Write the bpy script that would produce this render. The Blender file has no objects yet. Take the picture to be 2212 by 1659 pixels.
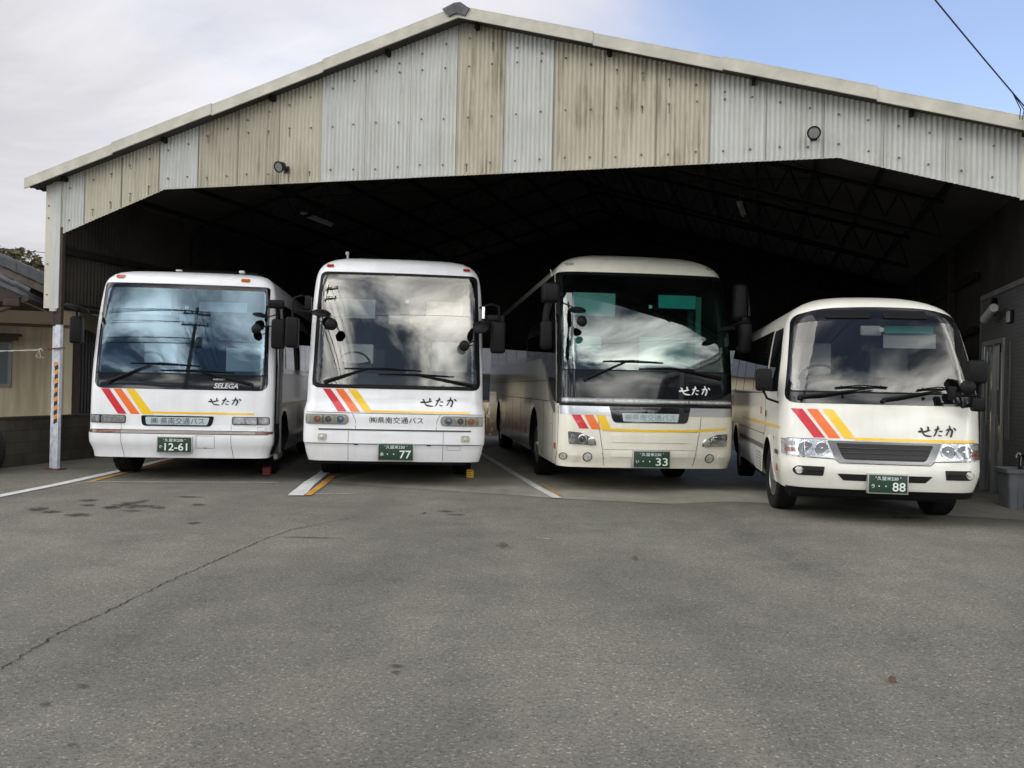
import bpy, bmesh, math, random
from mathutils import Vector, Matrix
random.seed(7)
R = math.radians
sin, cos, pi = math.sin, math.cos, math.pi
scene = bpy.context.scene
col = scene.collection

# ------------------------------------------------------------------ camera
cam_d = bpy.data.cameras.new("camera")
cam_d.sensor_width = 36.0
cam_d.lens = 36.0 * 1912 / 2212
cam_d.clip_start, cam_d.clip_end = 0.05, 3000
cam = bpy.data.objects.new("camera", cam_d)
col.objects.link(cam)
cam.matrix_world = Matrix.Translation((0, 0, 1.4)) @ Matrix.Rotation(pi / 2 + R(0.26), 4, 'X') @ Matrix.Rotation(R(1.3), 4, 'Z')
scene.camera = cam

# ------------------------------------------------------------------ sun, sky, exposure
SUN_DIR = Vector((-0.62, -0.34, 0.86)).normalized()          # towards the sun, behind the photographer
sun_d = bpy.data.lights.new("sun", 'SUN')
sun_d.energy = 0.6
sun_d.angle = R(55)
sun_d.color = (1.0, 0.97, 0.92)
sun = bpy.data.objects.new("sun", sun_d)
col.objects.link(sun)
sun.rotation_euler = SUN_DIR.to_track_quat('Z', 'Y').to_euler()

world = bpy.data.worlds.new("World")
scene.world = world
world.use_nodes = True
scene.view_settings.view_transform = 'Standard'
scene.view_settings.look = 'None'
scene.view_settings.exposure = 1.06
scene.view_settings.gamma = 1.0


def build_world():
    nt = world.node_tree
    nt.nodes.clear()
    N = nt.nodes.new
    L = nt.links.new

    def math_(op, a, b=None, clamp=False):
        n = N('ShaderNodeMath'); n.operation = op; n.use_clamp = clamp
        for i, v in enumerate((a, b)):
            if v is None: continue
            if isinstance(v, (int, float)): n.inputs[i].default_value = v
            else: L(v, n.inputs[i])
        return n.outputs[0]

    def rng(v, a, b, c=0.0, d=1.0):
        n = N('ShaderNodeMapRange'); n.interpolation_type = 'SMOOTHSTEP'
        L(v, n.inputs[0])
        for i, q in enumerate((a, b, c, d)): n.inputs[i + 1].default_value = q
        return n.outputs[0]

    out = N('ShaderNodeOutputWorld'); bg = N('ShaderNodeBackground')
    sky = N('ShaderNodeTexSky'); sky.sky_type = 'NISHITA'; sky.sun_disc = False
    sky.sun_elevation = math.asin(SUN_DIR.z)
    sky.sun_rotation = math.atan2(SUN_DIR.x, SUN_DIR.y)
    sky.air_density = 1.0; sky.dust_density = 0.6
    tc = N('ShaderNodeTexCoord'); sep = N('ShaderNodeSeparateXYZ')
    L(tc.outputs['Generated'], sep.inputs[0])
    x, y, z = sep.outputs
    zz = math_('ADD', math_('MAXIMUM', z, 0.0), 0.16)
    comb = N('ShaderNodeCombineXYZ')
    L(math_('DIVIDE', x, zz), comb.inputs[0]); L(math_('DIVIDE', y, zz), comb.inputs[1])

    def noise(scale, detail, rough, off, dist=0.0):
        m = N('ShaderNodeMapping'); m.inputs['Location'].default_value = off
        L(comb.outputs[0], m.inputs[0])
        n = N('ShaderNodeTexNoise'); n.inputs['Scale'].default_value = scale
        n.inputs['Detail'].default_value = detail; n.inputs['Roughness'].default_value = rough
        n.inputs['Distortion'].default_value = dist
        L(m.outputs[0], n.inputs[0]); return n.outputs[0]
    n1 = noise(0.75, 8, 0.56, (3.1, 1.2, 0), 0.3)
    n2 = noise(1.05, 9, 0.58, (8.4, -2.0, 0), 0.8)
    # in front of the camera the clouds thin out to clear blue towards the right
    clear = math_('MULTIPLY', rng(x, -0.10, 0.34), rng(y, 0.0, 0.4))
    cover = math_('SUBTRACT', math_('ADD', n1, 0.245), math_('MULTIPLY', clear, 0.50))
    mask = rng(cover, 0.34, 0.80, 0.12, 1.0)
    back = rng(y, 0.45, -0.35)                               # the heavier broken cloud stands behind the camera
    dark = rng(n2, 0.42, 0.72)
    ramp_f = N('ShaderNodeMixRGB'); L(dark, ramp_f.inputs[0])
    ramp_f.inputs[1].default_value = (3.9, 3.84, 4.08, 1); ramp_f.inputs[2].default_value = (4.85, 4.78, 4.92, 1)
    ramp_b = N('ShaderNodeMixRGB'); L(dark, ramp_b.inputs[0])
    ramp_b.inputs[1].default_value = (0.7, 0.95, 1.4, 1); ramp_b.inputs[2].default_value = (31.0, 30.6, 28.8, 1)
    def scaled(colr, f):
        n = N('ShaderNodeMixRGB'); n.blend_type = 'MULTIPLY'; n.inputs[0].default_value = 1.0
        L(colr, n.inputs[1]); L(f, n.inputs[2]); return n
    ramp_b = scaled(ramp_b.outputs[0], rng(z, 0.10, 0.85, 1.45, 0.62))      # low cloud behind the camera made brighter to light the bus fronts
    ramp_f = scaled(ramp_f.outputs[0], rng(x, -0.62, -0.12, 0.80, 1.0))     # a duller bank on the left
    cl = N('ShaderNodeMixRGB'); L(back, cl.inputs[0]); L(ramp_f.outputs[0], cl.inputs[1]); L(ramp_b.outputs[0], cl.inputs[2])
    blue = N('ShaderNodeMixRGB'); blue.blend_type = 'MULTIPLY'; blue.inputs[0].default_value = 1.0
    L(sky.outputs[0], blue.inputs[1]); blue.inputs[2].default_value = (1.10, 1.05, 1.10, 1)
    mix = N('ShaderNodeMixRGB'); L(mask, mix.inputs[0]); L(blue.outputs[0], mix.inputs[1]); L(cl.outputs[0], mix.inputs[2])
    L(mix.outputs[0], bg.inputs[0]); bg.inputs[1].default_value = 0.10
    L(bg.outputs[0], out.inputs[0])


build_world()


# ------------------------------------------------------------------ materials
MATS = {}


def new_mat(name):
    m = bpy.data.materials.new(name); m.use_nodes = True
    MATS[name] = m
    nt = m.node_tree
    return m, nt, nt.nodes['Principled BSDF']


def coords(nt, scale=(1, 1, 1), kind='Object'):
    tc = nt.nodes.new('ShaderNodeTexCoord'); mp = nt.nodes.new('ShaderNodeMapping')
    mp.inputs['Scale'].default_value = scale
    nt.links.new(tc.outputs[kind], mp.inputs[0]); return mp.outputs[0]


def nz(nt, vec, scale, detail=4, rough=0.55):
    n = nt.nodes.new('ShaderNodeTexNoise'); n.inputs['Scale'].default_value = scale
    n.inputs['Detail'].default_value = detail; n.inputs['Roughness'].default_value = rough
    nt.links.new(vec, n.inputs[0]); return n.outputs[0]


def ramp(nt, fac, stops):
    r = nt.nodes.new('ShaderNodeValToRGB'); e = r.color_ramp.elements
    while len(e) < len(stops): e.new(0.5)
    for k, (p, c) in enumerate(stops):
        e[k].position = p; e[k].color = (*c, 1) if len(c) == 3 else c
    nt.links.new(fac, r.inputs[0]); return r.outputs[0]


def mixc(nt, fac, a, b, blend='MIX'):
    n = nt.nodes.new('ShaderNodeMixRGB'); n.blend_type = blend
    for i, v in enumerate((fac, a, b)):
        if hasattr(v, 'links'): nt.links.new(v, n.inputs[i])
        elif i == 0: n.inputs[0].default_value = v
        else: n.inputs[i].default_value = (*v, 1)
    return n.outputs[0]


def bump(nt, p, h, strength=0.3, dist=0.01):
    b = nt.nodes.new('ShaderNodeBump'); b.inputs['Strength'].default_value = strength
    b.inputs['Distance'].default_value = dist
    nt.links.new(h, b.inputs['Height']); nt.links.new(b.outputs[0], p.inputs['Normal'])


def simple(name, c, rough=0.5, metal=0.0, coat=0.0, var=0.0, vscale=6.0, spec=None):
    m, nt, p = new_mat(name)
    p.inputs['Roughness'].default_value = rough; p.inputs['Metallic'].default_value = metal
    p.inputs['Coat Weight'].default_value = coat; p.inputs['Coat Roughness'].default_value = 0.05
    if spec is not None: p.inputs['Specular IOR Level'].default_value = spec
    if var:
        v = nz(nt, coords(nt), vscale, 5, 0.6)
        lo = tuple(q * (1 - var) for q in c); hi = tuple(min(1, q * (1 + var)) for q in c)
        nt.links.new(ramp(nt, v, [(0.3, lo), (0.7, hi)]), p.inputs['Base Color'])
    else:
        p.inputs['Base Color'].default_value = (*c, 1)
    return m


def paint(name, c, coat=0.6):
    """bus paint: gloss lacquer with a little road film and orange peel"""
    m, nt, p = new_mat(name)
    v = coords(nt)
    f = nz(nt, v, 1.7, 5, 0.65)
    g = nz(nt, coords(nt, (2.0, 2.0, 0.35)), 3.0, 5, 0.6)
    c1 = ramp(nt, f, [(0.3, tuple(q * 0.93 for q in c)), (0.65, c)])
    c2 = ramp(nt, g, [(0.3, (0.93, 0.925, 0.91)), (0.6, (1, 1, 1))])
    nt.links.new(mixc(nt, 1.0, c1, c2, 'MULTIPLY'), p.inputs['Base Color'])
    p.inputs['Roughness'].default_value = 0.32
    p.inputs['Coat Weight'].default_value = coat; p.inputs['Coat Roughness'].default_value = 0.06
    bump(nt, p, nz(nt, v, 2.2, 2, 0.4), 0.05, 0.02)
    return m


def glass(name, tint, refl=0.13, dirt=0.04, sheen=(0.95, 0.97, 1)):
    m, nt, p = new_mat(name)
    nt.nodes.remove(p)
    out = nt.nodes['Material Output']
    tr = nt.nodes.new('ShaderNodeBsdfTransparent'); tr.inputs[0].default_value = (*tint, 1)
    gl = nt.nodes.new('ShaderNodeBsdfGlossy'); gl.inputs['Roughness'].default_value = 0.012
    gl.inputs['Color'].default_value = (*sheen, 1)
    lw = nt.nodes.new('ShaderNodeLayerWeight'); lw.inputs[0].default_value = 0.35
    mr = nt.nodes.new('ShaderNodeMapRange'); nt.links.new(lw.outputs['Fresnel'], mr.inputs[0])
    mr.inputs[1].default_value = 0.0; mr.inputs[2].default_value = 1.0
    mr.inputs[3].default_value = refl; mr.inputs[4].default_value = 1.0
    mx = nt.nodes.new('ShaderNodeMixShader')
    nt.links.new(mr.outputs[0], mx.inputs[0]); nt.links.new(tr.outputs[0], mx.inputs[1]); nt.links.new(gl.outputs[0], mx.inputs[2])
    df = nt.nodes.new('ShaderNodeBsdfDiffuse'); df.inputs[0].default_value = (0.5, 0.5, 0.48, 1)
    mx2 = nt.nodes.new('ShaderNodeMixShader')
    d = nz(nt, coords(nt), 2.5, 5, 0.7)
    mr2 = nt.nodes.new('ShaderNodeMapRange'); nt.links.new(d, mr2.inputs[0])
    mr2.inputs[1].default_value = 0.35; mr2.inputs[2].default_value = 0.8; mr2.inputs[3].default_value = 0.0; mr2.inputs[4].default_value = dirt
    nt.links.new(mr2.outputs[0], mx2.inputs[0]); nt.links.new(mx.outputs[0], mx2.inputs[1]); nt.links.new(df.outputs[0], mx2.inputs[2])
    nt.links.new(mx2.outputs[0], out.inputs[0])
    return m


def build_materials():
    paint('white_paint', (0.84, 0.84, 0.87)); paint('cream_paint', (0.83, 0.80, 0.69)); paint('ivory_paint', (0.83, 0.81, 0.74))
    simple('red_film', (0.60, 0.015, 0.03), 0.35, coat=0.5); simple('orange_film', (0.85, 0.16, 0.02), 0.35, coat=0.5)
    simple('yellow_film', (0.88, 0.55, 0.008), 0.35, coat=0.5); simple('black_film', (0.012, 0.010, 0.010), 0.45)
    simple('white_film', (0.85, 0.85, 0.85), 0.4); simple('pale_film', (0.55, 0.56, 0.58), 0.4)
    simple('gloss_black', (0.008, 0.009, 0.011), 0.05, spec=0.45)
    simple('satin_black', (0.007, 0.007, 0.008), 0.5, var=0.2, spec=0.16); simple('seam_dark', (0.05, 0.05, 0.052), 0.6)
    simple('rubber', (0.012, 0.012, 0.012), 0.8, var=0.35, vscale=20, spec=0.2)
    simple('chrome', (0.75, 0.76, 0.78), 0.10, metal=1.0); simple('steel', (0.42, 0.42, 0.43), 0.38, metal=1.0, var=0.2)
    simple('silver_paint', (0.46, 0.47, 0.50), 0.28, metal=0.8, coat=0.4); simple('dark_chrome', (0.17, 0.17, 0.175), 0.25, metal=0.9)
    simple('amber', (0.45, 0.10, 0.012), 0.15, coat=0.6); simple('dark_amber', (0.12, 0.025, 0.012), 0.15, coat=0.6)
    simple('red_lens', (0.40, 0.02, 0.02), 0.15, coat=0.6)
    simple('lamp_grey', (0.46, 0.46, 0.44), 0.25, metal=0.0, coat=0.8, var=0.4, vscale=26)
    simple('lamp_olive', (0.46, 0.44, 0.36), 0.25, coat=0.8, var=0.25, vscale=20)
    simple('lamp_blue', (0.10, 0.16, 0.27), 0.08, metal=0.4, coat=1.0, var=0.4, vscale=18)
    simple('lamp_dark', (0.03, 0.03, 0.03), 0.08, coat=1.0)
    simple('plate_green', (0.010, 0.040, 0.022), 0.45, var=0.15); simple('plate_white', (0.72, 0.76, 0.74), 0.5)
    simple('sign_face', (0.44, 0.52, 0.54), 0.25, coat=0.4); simple('sign_ink', (0.06, 0.075, 0.085), 0.4); simple('sign_ink_pale', (0.19, 0.245, 0.25), 0.4)
    simple('moulding_tan', (0.26, 0.23, 0.20), 0.35, coat=0.3, var=0.15)
    simple('cabin_grey', (0.06, 0.063, 0.066), 0.8); simple('dash_dark', (0.035, 0.036, 0.04), 0.6, var=0.2)
    simple('seat_cloth', (0.10, 0.11, 0.15), 0.9, var=0.3, vscale=40); simple('seat_cover', (0.72, 0.75, 0.77), 0.85, var=0.08)
    simple('visor_pale', (0.40, 0.43, 0.45), 0.7); simple('visor_green', (0.02, 0.36, 0.33), 0.5)
    simple('sticker_white', (0.7, 0.72, 0.72), 0.5)
    glass('clear_glass', (0.64, 0.78, 0.85), 0.08, 0.004, (0.60, 0.82, 1.0)); glass('grey_glass', (0.78, 0.79, 0.76), 0.08, 0.004, (1, 0.98, 0.94)); glass('green_glass', (0.44, 0.76, 0.68), 0.10, 0.004, (0.92, 1, 0.98))
    glass('side_glass', (0.10, 0.11, 0.12), 0.08, 0.01); glass('lens_glass', (0.95, 0.95, 0.95), 0.10, 0.05)
    # shed
    simple('barge_cream', (0.46, 0.44, 0.375), 0.75, var=0.18, vscale=3.5); simple('ridge_lead', (0.075, 0.075, 0.08), 0.7, var=0.5, vscale=9)
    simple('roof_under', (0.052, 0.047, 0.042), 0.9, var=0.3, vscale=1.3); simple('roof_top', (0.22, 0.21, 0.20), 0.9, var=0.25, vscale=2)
    simple('brown_steel', (0.030, 0.019, 0.015), 0.7, var=0.35, vscale=8); simple('truss_steel', (0.013, 0.011, 0.010), 0.8, var=0.3, spec=0.2)
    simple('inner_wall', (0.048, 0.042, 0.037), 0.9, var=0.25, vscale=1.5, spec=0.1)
    simple('post_white', (0.58, 0.59, 0.66), 0.6, var=0.22, vscale=14)
    simple('tape_orange', (0.72, 0.26, 0.02), 0.5, var=0.12); simple('tape_black', (0.012, 0.012, 0.013), 0.5)
    simple('bolt_grey', (0.15, 0.14, 0.125), 0.6, metal=0.3); simple('wire_black', (0.015, 0.015, 0.016), 0.6)
    simple('tube_white', (0.55, 0.55, 0.53), 0.5); simple('rope_white', (0.42, 0.42, 0.36), 0.9, var=0.2, vscale=60)
    simple('rust', (0.14, 0.055, 0.03), 0.8, var=0.4, vscale=30)
    # house, office
    simple('plaster_cream', (0.58, 0.50, 0.35), 0.95, var=0.10, vscale=1.2); simple('trim_brown', (0.13, 0.085, 0.05), 0.8, var=0.2)
    simple('wood_dark', (0.040, 0.027, 0.020), 0.8, var=0.3, vscale=6); simple('window_dark', (0.012, 0.018, 0.022), 0.08, coat=0.4)
    simple('alu', (0.16, 0.16, 0.155), 0.45, metal=0.5); simple('alu_pale', (0.42, 0.42, 0.40), 0.35, metal=0.7)
    simple('kawara', (0.060, 0.064, 0.072), 0.42, var=0.4, vscale=7)
    simple('bin_grey', (0.22, 0.23, 0.25), 0.55, var=0.12, vscale=5); simple('label_white', (0.6, 0.6, 0.6), 0.6)
    simple('umbrella_cloth', (0.012, 0.012, 0.016), 0.8); simple('chock_yellow', (0.62, 0.34, 0.02), 0.6, var=0.25, vscale=14); simple('chock_red', (0.20, 0.03, 0.02), 0.6, var=0.3)
    simple('bark', (0.05, 0.038, 0.028), 0.9, var=0.4, vscale=12); simple('pole_concrete', (0.26, 0.25, 0.23), 0.85, var=0.15)
    simple('line_white', (0.62, 0.62, 0.61), 0.75, var=0.22, vscale=7); simple('line_orange', (0.50, 0.25, 0.04), 0.8, var=0.35, vscale=9)
    simple('line_worn', (0.42, 0.41, 0.36), 0.85, var=0.35, vscale=6)
    simple('stone_pale', (0.42, 0.41, 0.38), 0.9); simple('leaf_dry', (0.09, 0.05, 0.025), 0.9)

    # stains soak in: ragged, and thinning out towards their rim
    def stain(nm, c, rough, lo, hi, sc):
        m, nt, p = new_mat(nm); p.inputs['Base Color'].default_value = (*c, 1); p.inputs['Roughness'].default_value = rough
        tc = nt.nodes.new('ShaderNodeTexCoord'); vm = nt.nodes.new('ShaderNodeVectorMath'); vm.operation = 'MULTIPLY_ADD'
        nt.links.new(tc.outputs['Generated'], vm.inputs[0]); vm.inputs[1].default_value = (2, 2, 0); vm.inputs[2].default_value = (-1, -1, 0)
        ln = nt.nodes.new('ShaderNodeVectorMath'); ln.operation = 'LENGTH'; nt.links.new(vm.outputs[0], ln.inputs[0])
        f = nt.nodes.new('ShaderNodeMath'); f.operation = 'SUBTRACT'; nt.links.new(nz(nt, coords(nt), sc, 5, 0.7), f.inputs[0])
        g = nt.nodes.new('ShaderNodeMath'); g.operation = 'MULTIPLY'; nt.links.new(ln.outputs['Value'], g.inputs[0]); g.inputs[1].default_value = 0.42; nt.links.new(g.outputs[0], f.inputs[1])
        mr = nt.nodes.new('ShaderNodeMapRange'); nt.links.new(f.outputs[0], mr.inputs[0])
        for k, q in enumerate((lo, hi, 0.0, 0.62)): mr.inputs[k + 1].default_value = q
        nt.links.new(mr.outputs[0], p.inputs['Alpha'])
    stain('wet_stain', (0.030, 0.028, 0.025), 0.5, .10, .34, 16); stain('rust_stain', (0.085, 0.062, 0.048), .9, .12, .5, 22)
    m, nt, p = new_mat('crack_dark'); p.inputs['Base Color'].default_value = (.016, .015, .013, 1); p.inputs['Roughness'].default_value = .95
    mr = nt.nodes.new('ShaderNodeMapRange'); nt.links.new(nz(nt, coords(nt), 9, 4, .7), mr.inputs[0])
    for k, q in enumerate((.36, .56, 0.12, 0.95)): mr.inputs[k + 1].default_value = q
    nt.links.new(mr.outputs[0], p.inputs['Alpha'])

    # leaves: several clump tones
    for nm, a, b in (('leaf_green', (0.025, 0.045, 0.014), (0.085, 0.10, 0.035)), ('leaf_olive', (0.05, 0.05, 0.018), (0.13, 0.11, 0.045)), ('dry_grass', (0.16, 0.095, 0.045), (0.36, 0.24, 0.12))):
        m, nt, p = new_mat(nm)
        n = nz(nt, coords(nt), 1.8, 4, 0.7)
        nt.links.new(ramp(nt, n, [(0.35, a), (0.65, b)]), p.inputs['Base Color']); p.inputs['Roughness'].default_value = 0.7

    # asphalt with aggregate, tyre-polished patches and dusty areas
    m, nt, p = new_mat('asphalt')
    v = coords(nt)
    big = nz(nt, v, 0.35, 6, 0.6); mid = nz(nt, coords(nt, (1, 1, 1)), 2.3, 5, 0.6); fine = nz(nt, v, 42, 3, 0.7)
    vor = nt.nodes.new('ShaderNodeTexVoronoi'); vor.inputs['Scale'].default_value = 105; nt.links.new(v, vor.inputs[0])
    base = ramp(nt, big, [(0.30, (0.138, 0.134, 0.121)), (0.50, (0.174, 0.170, 0.147)), (0.70, (0.218, 0.210, 0.180))])
    base = mixc(nt, 1.0, base, ramp(nt, mid, [(0.25, (0.84, 0.84, 0.85)), (0.75, (1.12, 1.11, 1.08))]), 'MULTIPLY')
    bw = nt.nodes.new('ShaderNodeSeparateColor'); nt.links.new(vor.outputs['Color'], bw.inputs[0])
    st = ramp(nt, bw.outputs[0], [(0.0, (0.30, 0.30, 0.33)), (0.12, (0.70, 0.70, 0.72)), (0.40, (0.92, 0.92, 0.92)), (0.85, (1.12, 1.10, 1.06)), (0.955, (1.45, 1.42, 1.36)), (1.0, (2.7, 2.6, 2.45))])
    drag = nz(nt, coords(nt, (0.9, 0.16, 1)), 1.3, 5, 0.6)
    base = mixc(nt, 1.0, base, ramp(nt, drag, [(0.28, (0.80, 0.80, 0.83)), (0.5, (1, 1, 1)), (0.75, (1.14, 1.13, 1.08))]), 'MULTIPLY')
    base = mixc(nt, 1.0, base, ramp(nt, nz(nt, coords(nt), 0.16, 4, 0.6), [(0.35, (0.93, 0.90, 0.92)), (0.65, (1.05, 1.07, 1.03))]), 'MULTIPLY')
    base = mixc(nt, 0.66, base, st, 'MULTIPLY')
    base = mixc(nt, 1.0, base, ramp(nt, fine, [(0.2, (0.72, 0.72, 0.72)), (0.8, (1.24, 1.24, 1.24))]), 'MULTIPLY')
    nt.links.new(base, p.inputs['Base Color']); p.inputs['Roughness'].default_value = 0.88
    p.inputs['Specular IOR Level'].default_value = 0.3
    bump(nt, p, vor.outputs['Distance'], 0.55, 0.006)

    m, nt, p = new_mat('concrete_floor')
    v = coords(nt)
    c = ramp(nt, nz(nt, v, 0.7, 6, 0.62), [(0.3, (0.22, 0.21, 0.175)), (0.7, (0.36, 0.34, 0.29))])
    c = mixc(nt, 0.7, c, ramp(nt, nz(nt, coords(nt, (1.0, 0.25, 1)), 3.0, 5, 0.7), [(0.3, (0.62, 0.62, 0.62)), (0.65, (1.05, 1.05, 1.05))]), 'MULTIPLY')
    nt.links.new(c, p.inputs['Base Color']); p.inputs['Roughness'].default_value = 0.7
    bump(nt, p, nz(nt, v, 60, 2, 0.6), 0.2, 0.003)

    # corrugated sheets: pale grey, beige and dirty beige, each with vertical runs of grime and rust
    def sheet(nm, c, grime, rust):
        m, nt, p = new_mat(nm)
        v = coords(nt, (14, 14, 0.6)); w = coords(nt, (3, 3, 0.8))
        s = nz(nt, v, 1.0, 4, 0.6); b = nz(nt, w, 1.0, 5, 0.6)
        f = nt.nodes.new('ShaderNodeMath'); f.operation = 'MULTIPLY'; nt.links.new(s, f.inputs[0]); nt.links.new(b, f.inputs[1])
        g = ramp(nt, f.outputs[0], [(0.10, (1.05, 1.05, 1.05)), (0.26, (1, 1, 1)), (0.42, tuple(1 - grime * q for q in (0.75, 0.80, 0.92)))])
        base = mixc(nt, 1.0, tuple(c), g, 'MULTIPLY')
        base = mixc(nt, 1.0, base, ramp(nt, nz(nt, coords(nt), 0.9, 4, 0.6), [(0.3, (0.88, 0.88, 0.87)), (0.7, (1.06, 1.06, 1.06))]), 'MULTIPLY')
        # darker brown tone in the furrows of the profile, broken up by noise
        tc = nt.nodes.new('ShaderNodeTexCoord'); sp = nt.nodes.new('ShaderNodeSeparateXYZ'); nt.links.new(tc.outputs['Object'], sp.inputs[0])
        mr = nt.nodes.new('ShaderNodeMapRange'); nt.links.new(sp.outputs[1], mr.inputs[0])
        mr.inputs[1].default_value = -0.002; mr.inputs[2].default_value = 0.012; mr.inputs[3].default_value = 0.0; mr.inputs[4].default_value = 0.42
        fm = nt.nodes.new('ShaderNodeMath'); fm.operation = 'MULTIPLY'; nt.links.new(mr.outputs[0], fm.inputs[0])
        nt.links.new(nz(nt, coords(nt, (2, 2, 0.7)), 1.2, 5, 0.7), fm.inputs[1])
        base = mixc(nt, fm.outputs[0], base, (0.10, 0.09, 0.075))
        nt.links.new(base, p.inputs['Base Color']); p.inputs['Roughness'].default_value = 0.8
        bump(nt, p, nz(nt, coords(nt), 30, 3, 0.6), 0.12, 0.004)
    sheet('sheet_grey', (0.49, 0.495, 0.48), 0.30, 0); sheet('sheet_beige', (0.47, 0.44, 0.355), 0.38, 1); sheet('sheet_dirty', (0.40, 0.37, 0.295), 0.55, 1); sheet('sheet_stained', (0.45, 0.42, 0.335), 0.85, 1)

    # streaked plaster of the house and its dark planked side
    m, nt, p = new_mat('plaster_tan')
    s = nz(nt, coords(nt, (6, 6, 0.5)), 1.2, 5, 0.65)
    c = ramp(nt, s, [(0.3, (0.32, 0.265, 0.18)), (0.7, (0.52, 0.445, 0.315))])
    nt.links.new(c, p.inputs['Base Color']); p.inputs['Roughness'].default_value = 0.95
    m, nt, p = new_mat('block_wall')
    br = nt.nodes.new('ShaderNodeTexBrick'); nt.links.new(coords(nt), br.inputs[0])
    mp = br.inputs[0].links[0].from_node; mp.inputs['Rotation'].default_value = (pi / 2, 0, 0)
    br.inputs['Scale'].default_value = 1.0; br.inputs['Brick Width'].default_value = 0.4; br.inputs['Row Height'].default_value = 0.2; br.inputs['Mortar Size'].default_value = 0.006
    br.inputs['Color1'].default_value = (0.055, 0.050, 0.042, 1); br.inputs['Color2'].default_value = (0.075, 0.068, 0.056, 1); br.inputs['Mortar'].default_value = (0.035, 0.032, 0.028, 1)
    c = mixc(nt, 0.8, br.outputs[0], ramp(nt, nz(nt, coords(nt, (2, 2, 1)), 1.5, 5, 0.65), [(0.3, (0.5, 0.5, 0.48)), (0.7, (1.1, 1.1, 1.05))]), 'MULTIPLY')
    nt.links.new(c, p.inputs['Base Color']); p.inputs['Roughness'].default_value = 0.95
    m, nt, p = new_mat('office_tile')
    br = nt.nodes.new('ShaderNodeTexBrick'); nt.links.new(coords(nt), br.inputs[0])
    mp = br.inputs[0].links[0].from_node; mp.inputs['Rotation'].default_value = (pi / 2, 0, 0)
    br.inputs['Scale'].default_value = 1.0; br.inputs['Brick Width'].default_value = 0.227; br.inputs['Row Height'].default_value = 0.06; br.inputs['Mortar Size'].default_value = 0.006
    br.inputs['Color1'].default_value = (0.13, 0.13, 0.135, 1); br.inputs['Color2'].default_value = (0.155, 0.155, 0.16, 1); br.inputs['Mortar'].default_value = (0.09, 0.09, 0.09, 1)
    nt.links.new(br.outputs[0], p.inputs['Base Color']); p.inputs['Roughness'].default_value = 0.6


build_materials()
simple('corner_cream', (.50, .48, .41), .8, var=.12, vscale=2)
simple('lamp_rim', (.30, .30, .27), .35, coat=.5)
simple('flood_lens', (.20, .21, .21), .35, coat=.5, var=.2, vscale=30)
simple('plate_frame', (.45, .45, .43), .4, metal=.5)
simple('lamp_bright', (.62, .63, .66), .22, metal=.8, coat=.8, var=.35, vscale=40)
M = MATS


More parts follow.
